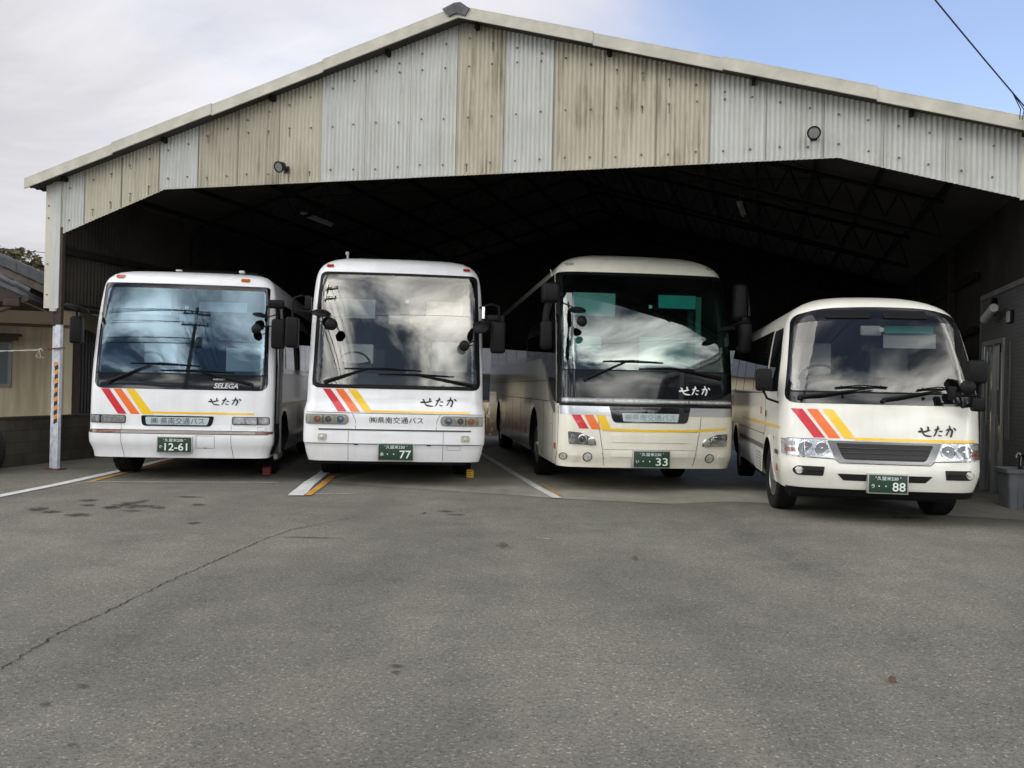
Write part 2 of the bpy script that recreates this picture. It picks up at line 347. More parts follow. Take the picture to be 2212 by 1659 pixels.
# ------------------------------------------------------------------ mesh helpers
class MB:
    """collects shapes (with material slots) and links them as ONE mesh object"""
    def __init__(s): s.v = []; s.f = []; s.m = []; s.sm = []

    def add(s, verts, faces, mi=0, smooth=False):
        o = len(s.v); s.v += [tuple(q) for q in verts]
        for f in faces:
            s.f.append([o + i for i in f]); s.m.append(mi); s.sm.append(smooth)
        return s

    def box(s, x0, y0, z0, x1, y1, z1, mi=0, bev=0.0):
        if bev <= 0:
            vs = [(x, y, z) for z in (z0, z1) for y in (y0, y1) for x in (x0, x1)]
            return s.add(vs, [(0, 2, 3, 1), (4, 5, 7, 6), (0, 1, 5, 4), (2, 6, 7, 3), (0, 4, 6, 2), (1, 3, 7, 5)], mi)
        bm = bmesh.new(); bmesh.ops.create_cube(bm, size=1.0)
        for q in bm.verts: q.co = Vector(((x0 + x1) / 2 + q.co.x * (x1 - x0), (y0 + y1) / 2 + q.co.y * (y1 - y0), (z0 + z1) / 2 + q.co.z * (z1 - z0)))
        bmesh.ops.bevel(bm, geom=bm.edges[:], offset=bev, segments=3, profile=0.5, affect='EDGES')
        return s.bm(bm, mi, True)

    def bm(s, bm, mi=0, smooth=False):
        bm.verts.ensure_lookup_table(); bm.verts.index_update()
        s.add([q.co[:] for q in bm.verts], [[q.index for q in f.verts] for f in bm.faces], mi, smooth); bm.free(); return s

    def tube(s, pts, r, n=8, mi=0, cap=True):
        pts = [Vector(p) for p in pts]
        rr = r if isinstance(r, (list, tuple)) else [r] * len(pts)
        rings = []; up = None
        for i, p in enumerate(pts):
            t = (pts[min(i + 1, len(pts) - 1)] - pts[max(i - 1, 0)]).normalized()
            if up is None or abs(up.dot(t)) > 0.95: up = Vector((0, 0, 1)) if abs(t.z) < 0.9 else Vector((1, 0, 0))
            a = t.cross(up).normalized(); b = t.cross(a).normalized(); up = -b
            rings.append([p + (a * cos(2 * pi * k / n) + b * sin(2 * pi * k / n)) * rr[i] for k in range(n)])
        vs = [q for g in rings for q in g]; fs = []
        for i in range(len(pts) - 1):
            for k in range(n):
                fs.append((i * n + k, i * n + (k + 1) % n, (i + 1) * n + (k + 1) % n, (i + 1) * n + k))
        if cap: fs += [tuple(range(n - 1, -1, -1)), tuple(range((len(pts) - 1) * n, len(pts) * n))]
        return s.add(vs, fs, mi, True)

    def lathe(s, prof, axis='x', c=(0, 0, 0), n=40, mi=0):
        """prof: list of (r, h) with h along the axis"""
        vs = []; fs = []
        for r, h in prof:
            for k in range(n):
                a = 2 * pi * k / n
                q = {'x': (h, r * cos(a), r * sin(a)), 'y': (r * cos(a), h, r * sin(a)), 'z': (r * cos(a), r * sin(a), h)}[axis]
                vs.append((q[0] + c[0], q[1] + c[1], q[2] + c[2]))
        for i in range(len(prof) - 1):
            for k in range(n): fs.append((i * n + k, i * n + (k + 1) % n, (i + 1) * n + (k + 1) % n, (i + 1) * n + k))
        if prof[0][0] > 1e-4: fs.append(tuple(range(n)))
        if prof[-1][0] > 1e-4: fs.append(tuple(range((len(prof) - 1) * n, len(prof) * n)))
        return s.add(vs, fs, mi, True)

    def build(s, name, mats, parent=None, recalc=True, angle=35):
        me = bpy.data.meshes.new(name); me.from_pydata(s.v, [], s.f)
        if not isinstance(mats, (list, tuple)): mats = [mats]
        for q in mats: me.materials.append(q)
        for i, p in enumerate(me.polygons): p.material_index = s.m[i]; p.use_smooth = s.sm[i]
        me.update()
        if recalc:
            bm = bmesh.new(); bm.from_mesh(me); bmesh.ops.recalc_face_normals(bm, faces=bm.faces[:]); bm.to_mesh(me); bm.free()
        if any(s.sm): me.set_sharp_from_angle(angle=R(angle))
        o = bpy.data.objects.new(name, me); col.objects.link(o)
        if parent is not None: o.parent = parent
        return o


def tag(o, label=None, cat=None, group=None, kind=None):
    if label: o['label'] = label
    if cat: o['category'] = cat
    if group: o['group'] = group
    if kind: o['kind'] = kind
    return o


def empty(name, loc, rz=0.0):
    o = bpy.data.objects.new(name, None); o.empty_display_size = 0.2; col.objects.link(o)
    o.location = loc; o.rotation_euler = (0, 0, rz); return o


def copy_tree(o, parent=None):
    c = o.copy(); col.objects.link(c); c.parent = parent
    for ch in list(o.children): copy_tree(ch, c)
    return c


def qpts(cs, rs, nc=6, ns=14):
    """closed outline through corner points cs with corner radii rs; same count for the same nc, ns"""
    if not isinstance(rs, (list, tuple)): rs = [rs] * len(cs)
    n = len(cs); out = []; arcs = []
    for i in range(n):
        p = Vector(cs[i]); a = Vector(cs[i - 1]); b = Vector(cs[(i + 1) % n])
        u = (a - p).normalized(); w = (b - p).normalized(); r = max(rs[i], 1e-4)
        r = min(r, (a - p).length * 0.49, (b - p).length * 0.49)
        s = p + u * r; e = p + w * r
        arcs.append([(s * (1 - t) * (1 - t) + p * 2 * t * (1 - t) + e * t * t) for t in [k / nc for k in range(nc + 1)]])
    for i in range(n):
        out += arcs[i]; e = arcs[i][-1]; s = arcs[(i + 1) % n][0]
        out += [e.lerp(s, k / (ns + 1)) for k in range(1, ns + 1)]
    return [(q[0], q[1]) for q in out]


def rect(x0, z0, x1, z1): return [(x0, z0), (x1, z0), (x1, z1), (x0, z1)]


def poly2d(polys, step=(0.04, 0.05)):
    """filled outlines -> 2D verts, faces, cut into a grid so that they can follow a curved panel"""
    bm = bmesh.new()
    for p in polys:
        vs = [bm.verts.new((q[0], q[1], 0)) for q in p]
        if len(vs) > 2:
            try: bm.faces.new(vs)
            except ValueError: pass
    bmesh.ops.triangulate(bm, faces=bm.faces[:])
    return cut2d(bm, step)


def cut2d(bm, step):
    xs = [q.co.x for q in bm.verts]; ys = [q.co.y for q in bm.verts]
    for ax, lo, hi, st in ((0, min(xs), max(xs), step[0]), (1, min(ys), max(ys), step[1])):
        n = int((hi - lo) / st)
        for k in range(1, n + 1):
            co = [0, 0, 0]; no = [0, 0, 0]; co[ax] = lo + (hi - lo) * k / (n + 1); no[ax] = 1
            bmesh.ops.bisect_plane(bm, geom=bm.verts[:] + bm.edges[:] + bm.faces[:], plane_co=co, plane_no=no)
    return bm


def text2d(txt, box, bold=0.0, shear=0.0, keep=False):
    """lettering as 2D geometry fitted to box (x0, y0, x1, y1)"""
    cu = bpy.data.curves.new("lettering", 'FONT'); cu.body = txt; cu.offset = bold; cu.shear = shear; cu.resolution_u = 4
    ob = bpy.data.objects.new("lettering", cu); col.objects.link(ob)
    bpy.context.view_layer.update()
    dg = bpy.context.evaluated_depsgraph_get()
    me = bpy.data.meshes.new_from_object(ob.evaluated_get(dg))
    bm = bmesh.new(); bm.from_mesh(me)
    bpy.data.objects.remove(ob); bpy.data.curves.remove(cu); bpy.data.meshes.remove(me)
    xs = [q.co.x for q in bm.verts]; ys = [q.co.y for q in bm.verts]
    ax, bx, ay, by = min(xs), max(xs), min(ys), max(ys)
    sx = (box[2] - box[0]) / (bx - ax); sy = (box[3] - box[1]) / (by - ay)
    if keep: sx = sy
    for q in bm.verts: q.co = Vector((box[0] + (q.co.x - ax) * sx, box[1] + (q.co.y - ay) * sy, 0))
    return bm


def pchip(pts):
    """smooth, non-overshooting curve through (z, value) points"""
    zs = [p[0] for p in pts]; vs = [p[1] for p in pts]; n = len(pts)
    d = [(vs[i + 1] - vs[i]) / (zs[i + 1] - zs[i]) for i in range(n - 1)]
    m = [d[0]] + [0 if d[i - 1] * d[i] <= 0 else 2 * d[i - 1] * d[i] / (d[i - 1] + d[i]) for i in range(1, n - 1)] + [d[-1]]

    def f(z):
        if z <= zs[0]: return vs[0]
        if z >= zs[-1]: return vs[-1]
        i = max(k for k in range(n - 1) if zs[k] <= z); h = zs[i + 1] - zs[i]; t = (z - zs[i]) / h
        return (2 * t**3 - 3 * t * t + 1) * vs[i] + (t**3 - 2 * t * t + t) * h * m[i] + (-2 * t**3 + 3 * t * t) * vs[i + 1] + (t**3 - t * t) * h * m[i + 1]
    return f


# brush-written lettering: strokes as (x, y, half width) in a unit box
BRUSH = [
    # se
    [[(0.00, .44, .05), (.06, .47, .07), (.14, .46, .045), (.23, .52, .05), (.31, .60, .035)], [(.045, .80, .02), (.08, .72, .06), (.105, .55, .045), (.12, .35, .04), (.17, .14, .05), (.25, .08, .055), (.345, .06, .03)],
     [(.245, .92, .035), (.26, .80, .06), (.25, .62, .04), (.20, .45, .035), (.16, .40, .02)]],
    # ta
    [[(.425, .62, .03), (.48, .68, .05), (.56, .76, .03)], [(.515, 1.0, .03), (.52, .85, .055), (.485, .55, .045), (.44, .22, .045), (.40, .05, .02)],
     [(.545, .52, .02), (.60, .54, .045), (.64, .50, .02)], [(.53, .22, .03), (.57, .12, .04), (.62, .14, .02)]],
    # ka
    [[(.735, .62, .02), (.80, .72, .05), (.87, .72, .06), (.90, .55, .06), (.885, .30, .055), (.86, .06, .05), (.835, .10, .015)],
     [(.825, 1.05, .03), (.84, .88, .05), (.80, .55, .04), (.755, .25, .045), (.73, .12, .02)], [(.94, .86, .03), (.975, .76, .055), (1.0, .64, .03)]],
]


def brush2d(box):
    w, h = box[2] - box[0], box[3] - box[1]; outs = []
    for ch in BRUSH:
        for st in ch:
            P = [Vector((box[0] + a * w, box[1] + b * h)) for a, b, _ in st]; W = [q[2] * h * 1.55 for q in st]
            # densify
            Q = []; V = []
            for i in range(len(P) - 1):
                p0 = P[max(i - 1, 0)]; p1 = P[i]; p2 = P[i + 1]; p3 = P[min(i + 2, len(P) - 1)]
                for k in range(5):
                    t = k / 5
                    Q.append(0.5 * (2 * p1 + (p2 - p0) * t + (2 * p0 - 5 * p1 + 4 * p2 - p3) * t * t + (3 * p1 - p0 - 3 * p2 + p3) * t**3)); V.append(W[i] * (1 - t) + W[i + 1] * t)
            Q.append(P[-1]); V.append(W[-1])
            l, r = [], []
            for i in range(len(Q)):
                d = (Q[min(i + 1, len(Q) - 1)] - Q[max(i - 1, 0)]).normalized(); nn = Vector((-d.y, d.x))
                l.append(Q[i] + nn * V[i]); r.append(Q[i] - nn * V[i])
            d0 = (Q[1] - Q[0]).normalized() * V[0] * 0.8; d1 = (Q[-1] - Q[-2]).normalized() * V[-1] * 0.8
            outs.append((l, r, Q[0] - d0, Q[-1] + d1))
    return outs


# ------------------------------------------------------------------ ground
KS = 1.4 / 1.5          # the setting was measured for an eye height of 1.5 m; the true one is 1.4 m


def place(o):
    o.location = o.location * KS; o.scale = (KS, KS, KS); return o


def ss(a, b, x):
    t = min(1, max(0, (x - a) / (b - a))); return t * t * (3 - 2 * t)


def G(x, y):
    """the yard is not dead level: it rises a little towards the right-hand bays"""
    return .07 * ss(1.9, 2.8, x) * ss(13.5, 11.2, y)


def axis_vals(segs):
    out = []
    for a, b, st in segs:
        n = max(1, round((b - a) / st)); out += [a + (b - a) * k / n for k in range(n)]
    return out + [segs[-1][1]]


def build_ground():
    xs = axis_vals([(-400, -60, 60), (-60, -12, 6), (-12, -2, 1), (-2, 6, .12), (6, 12, 1), (12, 60, 6), (60, 400, 60)])
    ys = axis_vals([(-400, -60, 60), (-60, -6, 6), (-6, 8, .5), (8, 30, .2), (30, 60, 5), (60, 900, 80)])
    nx = len(xs); vs = [(x, y, G(x, y)) for y in ys for x in xs]
    fs = [(j * nx + i, j * nx + i + 1, (j + 1) * nx + i + 1, (j + 1) * nx + i) for j in range(len(ys) - 1) for i in range(nx - 1)]
    MB().add(vs, fs, 0, True).build('ground', M['asphalt'], angle=180)['kind'] = 'structure'


def sheet_on_ground(name, quad_rows, mat, off):
    quad_rows = [((a[0] * KS, a[1] * KS), (b[0] * KS, b[1] * KS)) for a, b in quad_rows]
    """strip given as rows of (left point, right point); follows the ground"""
    mb = MB(); vs = []; m = None
    for a, b in quad_rows:
        n = max(1, int(math.dist(a, b) / .15)) if m is None else m
        m = n
        vs += [(a[0] + (b[0] - a[0]) * k / n, a[1] + (b[1] - a[1]) * k / n) for k in range(n + 1)]
    fs = [(r * (m + 1) + k, r * (m + 1) + k + 1, (r + 1) * (m + 1) + k + 1, (r + 1) * (m + 1) + k) for r in range(len(quad_rows) - 1) for k in range(m)]
    mb.add([(x, y, G(x, y) + off) for x, y in vs], fs, 0, True)
    o = mb.build(name, mat); o['kind'] = 'structure'; return o


def ribbon(name, pts, w, mat, off, jag=0.0, step=.12):
    pts = [(q[0] * KS, q[1] * KS) for q in pts]; w = [q * KS for q in w] if isinstance(w, list) else w * KS; P = []
    for (a, b), (w0, w1) in zip(zip(pts, pts[1:]), zip(w, w[1:]) if isinstance(w, list) else [(w, w)] * (len(pts) - 1)):
        n = max(1, int(math.dist(a, b) / step)); P += [(a[0] + (b[0] - a[0]) * k / n, a[1] + (b[1] - a[1]) * k / n, w0 + (w1 - w0) * k / n) for k in range(n)]
    P.append((*pts[-1], w[-1] if isinstance(w, list) else w)); rows = []
    for i, q in enumerate(P):
        d = Vector(P[min(i + 1, len(P) - 1)][:2]) - Vector(P[max(i - 1, 0)][:2]); d.normalize()
        j = random.uniform(-jag, jag); ww = q[2] * (1 + (random.uniform(-.35, .35) if jag else random.uniform(-.04, .04)))
        c = (q[0] - d.y * j, q[1] + d.x * j)
        rows.append(((c[0] - d.y * ww / 2, c[1] + d.x * ww / 2), (c[0] + d.y * ww / 2, c[1] - d.x * ww / 2)))
    mb = MB(); mb.add([(x, y, G(x, y) + off) for r in rows for x, y in r], [(2 * i, 2 * i + 1, 2 * i + 3, 2 * i + 2) for i in range(len(rows) - 1)], 0, True)
    o = mb.build(name, mat); o['kind'] = 'structure'; return o


def blob(name, c, rx, ry, mat, off, seed):
    c = (c[0] * KS, c[1] * KS); rnd = random.Random(seed); n = 22; ph = [rnd.uniform(0, 6.28) for _ in range(3)]
    vs = [(c[0], c[1], G(*c) + off)]
    for k in range(n):
        a = 2 * pi * k / n; q = 1 + .22 * sin(2 * a + ph[0]) + .16 * sin(3 * a + ph[1]) + .10 * sin(7 * a + ph[2]); x, y = c[0] + rx * q * cos(a), c[1] + ry * q * sin(a); vs.append((x, y, G(x, y) + off))
    o = MB().add(vs, [(0, 1 + k, 1 + (k + 1) % n) for k in range(n)], 0, True).build(name, mat); o['kind'] = 'structure'; return o


def build_marks():
    # concrete apron of the shed: its front edge runs just under the gable
    edge = [(-2.9, 13.55), (-2.18, 13.22), (.66, 12.15), (3.35, 11.5), (5.75, 10.55), (8.5, 9.75)]
    rows = []
    for k in range(len(edge) - 1):
        a, b = edge[k], edge[k + 1]; n = max(2, int(math.dist(a, b) / .2))
        for i in range(n + (k == len(edge) - 2)):
            p = (a[0] + (b[0] - a[0]) * i / n, a[1] + (b[1] - a[1]) * i / n); rows.append((p, (p[0] + 4.4, p[1] + 15.5)))
    sheet_on_ground('concrete_floor', rows, M['concrete_floor'], .004)
    ribbon('white_line', [(-6.32, 9.0), (-6.38, 10.9), (-6.33, 12.4), (-6.36, 14.6), (-6.5, 17.0), (-6.9, 22)], .15, M['line_white'], .008)
    ribbon('orange_line', [(-6.08, 12.85), (-6.16, 14.3), (-6.3, 16.5)], .09, M['line_orange'], .008)
    ribbon('white_line', [(-6.12, 12.77), (-3.46, 13.27)], .05, M['line_worn'], .008)
    ribbon('white_line', [(-2.83, 11.75), (-2.99, 13.2), (-3.13, 15.0), (-3.5, 18), (-4.0, 24)], [.22, .19, .17, .16, .16], M['line_white'], .012)
    ribbon('orange_line', [(-2.69, 11.78), (-2.76, 13.0), (-2.88, 14.4)], .10, M['line_orange'], .012)
    ribbon('white_line', [(-2.66, 12.02), (-2.1, 12.14)], .04, M['line_worn'], .008)
    ribbon('white_line', [(.66, 12.12), (.45, 13.2), (.05, 15.6), (-.46, 18.76), (-1.0, 22)], [.13, .12, .12, .12, .12], M['line_white'], .012)
    ribbon('orange_line', [(.72, 12.35), (.62, 13.2), (.46, 14.1)], .035, M['line_orange'], .012)
    ribbon('white_line', [(.28, 8.87), (.41, 8.83)], .03, M['line_worn'], .006)
    ribbon('pavement_crack', [(-2.62, 3.8), (-2.58, 4.53), (-2.62, 5.2), (-2.57, 5.76), (-2.52, 6.6), (-2.43, 7.54), (-2.35, 8.3), (-2.22, 9.03), (-1.95, 9.6), (-1.72, 9.99)], .012, M['crack_dark'], .005, .012, .04)
    rnd = random.Random(3)
    for k in range(13): blob('wet_patch', (-4.55 + rnd.gauss(0, .42), 10.45 + rnd.gauss(0, .38)), rnd.uniform(.05, .16), rnd.uniform(.06, .16), M['wet_stain'], .005 + k * .0004, k)
    for k, (x, y, a, b) in enumerate(((-4.35, 10.5, .28, .12), (-4.15, 11.4, .16, .10), (-3.75, 10.7, .11, .08), (-3.3, 9.3, .07, .09), (-.75, 10.6, .10, .08), (-.62, 10.35, .10, .05), (-1.0, 10.4, .04, .06), (-.58, 4.72, .035, .03), (-.575, 4.62, .026, .018), (-2.1, 4.05, .02, .03), (-2.05, 4.3, .03, .02), (-1.75, 3.6, .03, .02), (4.6, 10.4, .30, .07))):
        blob('wet_patch', (x, y), a * 1.05, b * 1.05, M['wet_stain'], .0065 + k * .0003, 40 + k)
    for k, (x, y, a, b) in enumerate(((-1.9, 8.6, .22, .05), (-.05, 8.4, .05, .14))): blob('rust_patch', (x, y), a * 1.4, b * 1.4, M['rust_stain'], .005 + .0004 * k, 60 + k)


build_ground()
build_marks()

# ------------------------------------------------------------------ the shed
SH = Vector((-7.44, 14.4, 0)); SYAW = math.atan2(-.2756, .961)
shed = empty('bus_shed', SH, SYAW)
place(shed); tag(shed, 'open-fronted corrugated vehicle shed with a wide grey and beige gable over the four buses', 'shed')
DEP = 14.0


def roof_z(t): return 4.662 + .2786 * (min(t, 13.86 - t) + .2)


def open_z(t):
    if t < .05: return 2.63
    if t < 2.0: return 3.83 + (t - .05) * (4.48 - 3.83) / 1.95
    if t < 11.94: return 4.485
    if t < 14.03: return 4.485 - (t - 11.94) * .285
    return 2.63


def build_shed():
    P, A = .0635, .009
    kinds = 'GBBGDDBGGGSGSSSGGGGG'
    nm = {'G': 'sheet_grey', 'B': 'sheet_beige', 'D': 'sheet_dirty', 'S': 'sheet_stained'}
    rnd = random.Random(5)
    for k, c in enumerate(kinds):
        a = max(.052, -.2 + .7035 * k); b = 13.99 if k == 19 else -.2 + .7035 * (k + 1)
        lap = .004 * (k % 2); cuts = {a, b}
        n = int((b - a) / P * 8); cuts |= {a + (b - a) * i / n for i in range(n + 1)}
        for q in (.05, 2.0, 11.94): 
            if a < q < b: cuts |= {q - 1e-3, q + 1e-3}
        ts = sorted(cuts); vs = []; fs = []; m = 5
        for t in ts:
            z0, z1 = open_z(t), roof_z(t) + .02
            for j in range(m): vs.append((t, -lap + A * cos(2 * pi * t / P), z0 + (z1 - z0) * j / (m - 1)))
        for i in range(len(ts) - 1):
            for j in range(m - 1): fs.append((i * m + j, (i + 1) * m + j, (i + 1) * m + j + 1, i * m + j + 1))
        mb = MB().add(vs, fs, 0, True)
        if k < 19: mb.box(b - .003, -A - .004, open_z(b) + .02, b + .002, -A + .004, roof_z(b) - .02, 1)
        for t in (a + .17, a + .52):
            if t > b - .03: continue
            zs = {open_z(t) + .16, roof_z(t) - .22}
            if open_z(t) > 4: zs |= {q for q in (5.30, 6.02) if open_z(t) + .4 < q < roof_z(t) - .3}
            for z in zs:
                mb.lathe([(.015, -.004), (.013, -.016), (.008, -.018), (.008, -.03), (0, -.031)], 'y', (t + rnd.uniform(-.01, .01), -A, z + rnd.uniform(-.015, .015)), 8, 1)
                if c in 'BDS' and rnd.random() < .35: mb.box(t - .006, -A - .004, z - rnd.uniform(.05, .14), t + .004, -A - .002, z - .02, 2)
        o = mb.build('wall_sheet', [M[nm[c]], M['bolt_grey'], M['rust']], shed, recalc=False, angle=75)
        o['label'] = {'G': 'pale grey corrugated sheet', 'B': 'beige corrugated sheet', 'D': 'dull brownish corrugated sheet', 'S': 'stained beige corrugated sheet'}[c]
    # flat corner boards
    for x0, x1, zt in ((-.24, -.115, roof_z(-.2)), (-.113, .05, roof_z(-.1)), (13.99, 14.24, roof_z(14.2))):
        mb = MB().box(x0, -.02, 2.63 if x0 < 1 else 3.88, x1, .03, zt, 0)
        for z in () if -.2 < x0 < 1 else (2.85, 3.35, 4.1, 4.3) if x0 < 1 else (4.1,): mb.lathe([(.015, -.02), (.012, -.035), (0, -.036)], 'y', ((x0 + x1) / 2, 0, z), 8, 1)
        mb.build('corner_board', [M['sheet_grey' if -.2 < x0 < 1 else 'corner_cream'], M['bolt_grey']], shed)
    # roof slopes with a corrugated lower face at the eaves, barge boards, ridge cap
    for sd in (0, 1):
        X = lambda t: t if sd == 0 else 13.86 - t
        mb = MB(); n = 24; vs = []
        for z in (0.0, .05):
            for t in (-.46 if sd == 0 else -.85, 6.93):
                for y in (-.22, DEP + .3): vs.append((X(t), y, roof_z(t) + z))
        mb.add(vs, [(0, 1, 3, 2), (4, 6, 7, 5), (0, 4, 5, 1), (2, 3, 7, 6), (0, 2, 6, 4), (1, 5, 7, 3)])
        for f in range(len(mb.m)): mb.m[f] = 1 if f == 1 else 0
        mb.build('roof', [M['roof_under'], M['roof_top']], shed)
        br = [-.46, 1.22, 3.0, 4.85, 6.92] if sd == 0 else [-.70, 1.51, 3.35, 5.04, 6.94]
        for i in range(4):
            t0, t1 = br[i], br[i + 1]; y = -.255 - .012 * (i % 2); dz = .016 * (i % 2)
            b = MB(); z = lambda t, h: roof_z(t) - .045 + h + dz; ends = [(X(t0), z(t0, 0)), (X(t1), z(t1, 0)), (X(t1) , z(t1, .150)), (X(t0), z(t0, .150))]
            vs = [(x, y, zz) for x, zz in ends] + [(x, y + .025, zz) for x, zz in ends]
            b.add(vs, [(0, 1, 2, 3), (7, 6, 5, 4), (0, 4, 5, 1), (1, 5, 6, 2), (2, 6, 7, 3), (3, 7, 4, 0)])
            vs = [(ends[3][0], y, ends[3][1] + .002), (ends[2][0], y, ends[2][1] + .002), (ends[2][0], y + .16, ends[2][1] + .002), (ends[3][0], y + .16, ends[3][1] + .002)]
            b.add(vs + [(q[0], q[1], q[2] + .012) for q in vs], [(0, 1, 2, 3), (4, 5, 6, 7), (0, 1, 5, 4), (1, 2, 6, 5), (2, 3, 7, 6), (3, 0, 4, 7)])
            b.build('barge_board', M['barge_cream'], shed)
        # corrugated edge peeping out below the eave end
        b = MB(); vs = []
        for k in range(120): y = -.20 + k * .016; vs += [(X(-.14), y, roof_z(-.14) - .012 + .012 * cos(k * 2 * pi / 8)), (X(-.44), y, roof_z(-.44) - .012 + .012 * cos(k * 2 * pi / 8))]
        b.add(vs, [(2 * k, 2 * k + 1, 2 * k + 3, 2 * k + 2) for k in range(119)], 0, True).build('eave_edge', M['roof_under'], shed)
    ridge = MB(); cs = [(6.69, 6.741), (6.79, 6.628), (6.90, 6.670), (7.03, 6.619), (7.09, 6.716), (6.96, 6.812), (6.87, 6.812)]
    for y in (-.30, DEP + .3): ridge.add([(x, y, z) for x, z in cs], [tuple(range(7))])
    ridge.add([(x, y, z) for y in (-.30, DEP + .3) for x, z in cs], [(k, (k + 1) % 7, 7 + (k + 1) % 7, 7 + k) for k in range(7)])
    ridge.build('ridge_cap', M['ridge_lead'], shed)
    # purlins: channels running the depth of the shed, their ends showing under the eave
    for k in range(8):
        for sd in (0, 1):
            t = .15 + k * .94; x = t if sd == 0 else 13.86 - t; z = roof_z(t) - .005
            MB().box(x - .025, -.11 if k % 2 == sd else .03, z - .075, x + .025, DEP + .1, z, 0).build('purlin', M['truss_steel'], shed)
    # lattice frames across the shed
    for y in (.18, 3.6, 7.0, 10.4, 13.8):
        tr = MB()
        for sd in (0, 1):
            X = lambda t: t if sd == 0 else 13.86 - t
            top = lambda t: roof_z(t) - .13; bot = lambda t: roof_z(t) - .58 if t > .3 else roof_z(t) - .7
            for fn in (top, bot): tr.tube([(X(.08), y, fn(.08)), (X(6.93), y, fn(6.93))], .035, 4)
            n = 16
            for k in range(n):
                a, b, c = .1 + 6.8 * k / n, .1 + 6.8 * (k + .5) / n, .1 + 6.8 * (k + 1) / n
                tr.tube([(X(a), y, bot(a)), (X(b), y, top(b))], .012, 4); tr.tube([(X(b), y, top(b)), (X(c), y, bot(c))], .012, 4)
        tr.tube([(2.0, y, 4.56), (11.94, y, 4.56)], .04, 4) if y < 1 else None
        tr.build('truss', M['truss_steel'], shed)
        for x in (.02, 14.54):
            if y < 1 or (x > 7 and y < 4): continue
            gz = 0
            MB().box(x - .06, y - .06, gz, x + .06, y + .06, 4.4).build('column', M['brown_steel'], shed)
    # diagonal roof bracing rods
    R_ = lambda a, b: MB().tube([a, b], .009, 5).build('bracing_rod', M['truss_steel'], shed)
    for a, b in (((2.0, .2), (5, 3.6)), ((5, .2), (2, 3.6)), ((9, .2), (12, 3.6)), ((12, .2), (9, 3.6)), ((2, 3.6), (5, 7)), ((12, 3.6), (9, 7)), ((9, 3.6), (12, 7))):
        R_((a[0], a[1], roof_z(a[0]) - .16), (b[0], b[1], roof_z(b[0]) - .16))
    R_((.12, .25, 4.1), (.12, 3.4, 2.75)); R_((.12, 3.4, 4.1), (.12, 6.9, 2.75))
    # side and back walls hang down only part of the way
    def hung(name, p0, p1, z0, top, dirn):
        n = int(math.dist(p0, p1) / .04); vs = []
        ex, ey = (p1[0] - p0[0]) / n, (p1[1] - p0[1]) / n
        for k in range(n + 1):
            x, y = p0[0] + ex * k, p0[1] + ey * k; o = .008 * (1 if k % 2 else -1)
            x2, y2 = (x + o, y) if dirn == 'x' else (x, y + o); vs += [(x2, y2, z0), (x2, y2, top(x))]
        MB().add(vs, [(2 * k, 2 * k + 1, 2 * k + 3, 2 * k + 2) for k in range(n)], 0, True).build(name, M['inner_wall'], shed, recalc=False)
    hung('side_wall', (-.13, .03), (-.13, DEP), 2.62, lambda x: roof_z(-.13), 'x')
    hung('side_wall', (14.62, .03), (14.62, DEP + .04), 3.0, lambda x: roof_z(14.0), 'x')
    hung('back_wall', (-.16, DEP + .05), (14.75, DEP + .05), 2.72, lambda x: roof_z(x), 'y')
    for x in (-.05, 14.54):
        for z in (2.68, 3.6): MB().box(x - .04, .1 if x < 1 else 4.9, z - .06, x + .04, DEP, z + .06).build('girt', M['truss_steel'], shed)
    MB().box(0, DEP - .05, 2.70, 14.6, DEP + .03, 2.82).build('girt', M['truss_steel'], shed)
    # closed wall behind the office on the right
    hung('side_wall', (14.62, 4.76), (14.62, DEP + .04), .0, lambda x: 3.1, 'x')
    # front left post: two steel legs laced with bent rod, lower part painted white
    po = MB()
    po.box(.0, -.01, 0, .10, .05, 2.36, 1); po.box(.0, -.01, 2.36, .10, .05, 3.95, 0)
    po.box(-.12, .06, 0, -.005, .12, 2.34, 1); po.box(-.12, .06, 2.34, -.005, .12, 3.9, 0)
    zz = [(-.015 if k % 2 else -.075, .045, .14 + k * .13) for k in range(18)]
    po.tube(zz[:17], .010, 6, 1); po.box(-.14, -.03, 0, .14, .15, .025, 2)
    po_o = po.build('post', [M['brown_steel'], M['post_white'], M['rust']], shed)
    tp = MB(); z = .74; k = 0; vs = []
    # slanted bands of the warning tape
    nb = 14; h = (1.755 - .74) / nb
    for k in range(nb):
        a, b = .74 + k * h, .74 + (k + 1) * h; s_ = .035
        tp.add([(.008, -.0125, a), (.078, -.0125, min(a + s_, 1.755)), (.078, -.0125, min(b + s_, 1.755)), (.008, -.0125, b)], [(0, 1, 2, 3)], k % 2)
    tp.build('warning_tape', [M['tape_black'], M['tape_orange']], po_o)
    MB().box(-.1, -.045, 2.58, .02, -.012, 2.63).build('corner_flashing', M['barge_cream'], shed)


build_shed()


def shed_pt(t, y, z): return (SH + Matrix.Rotation(SYAW, 3, 'Z') @ Vector((t, y, z))) * KS


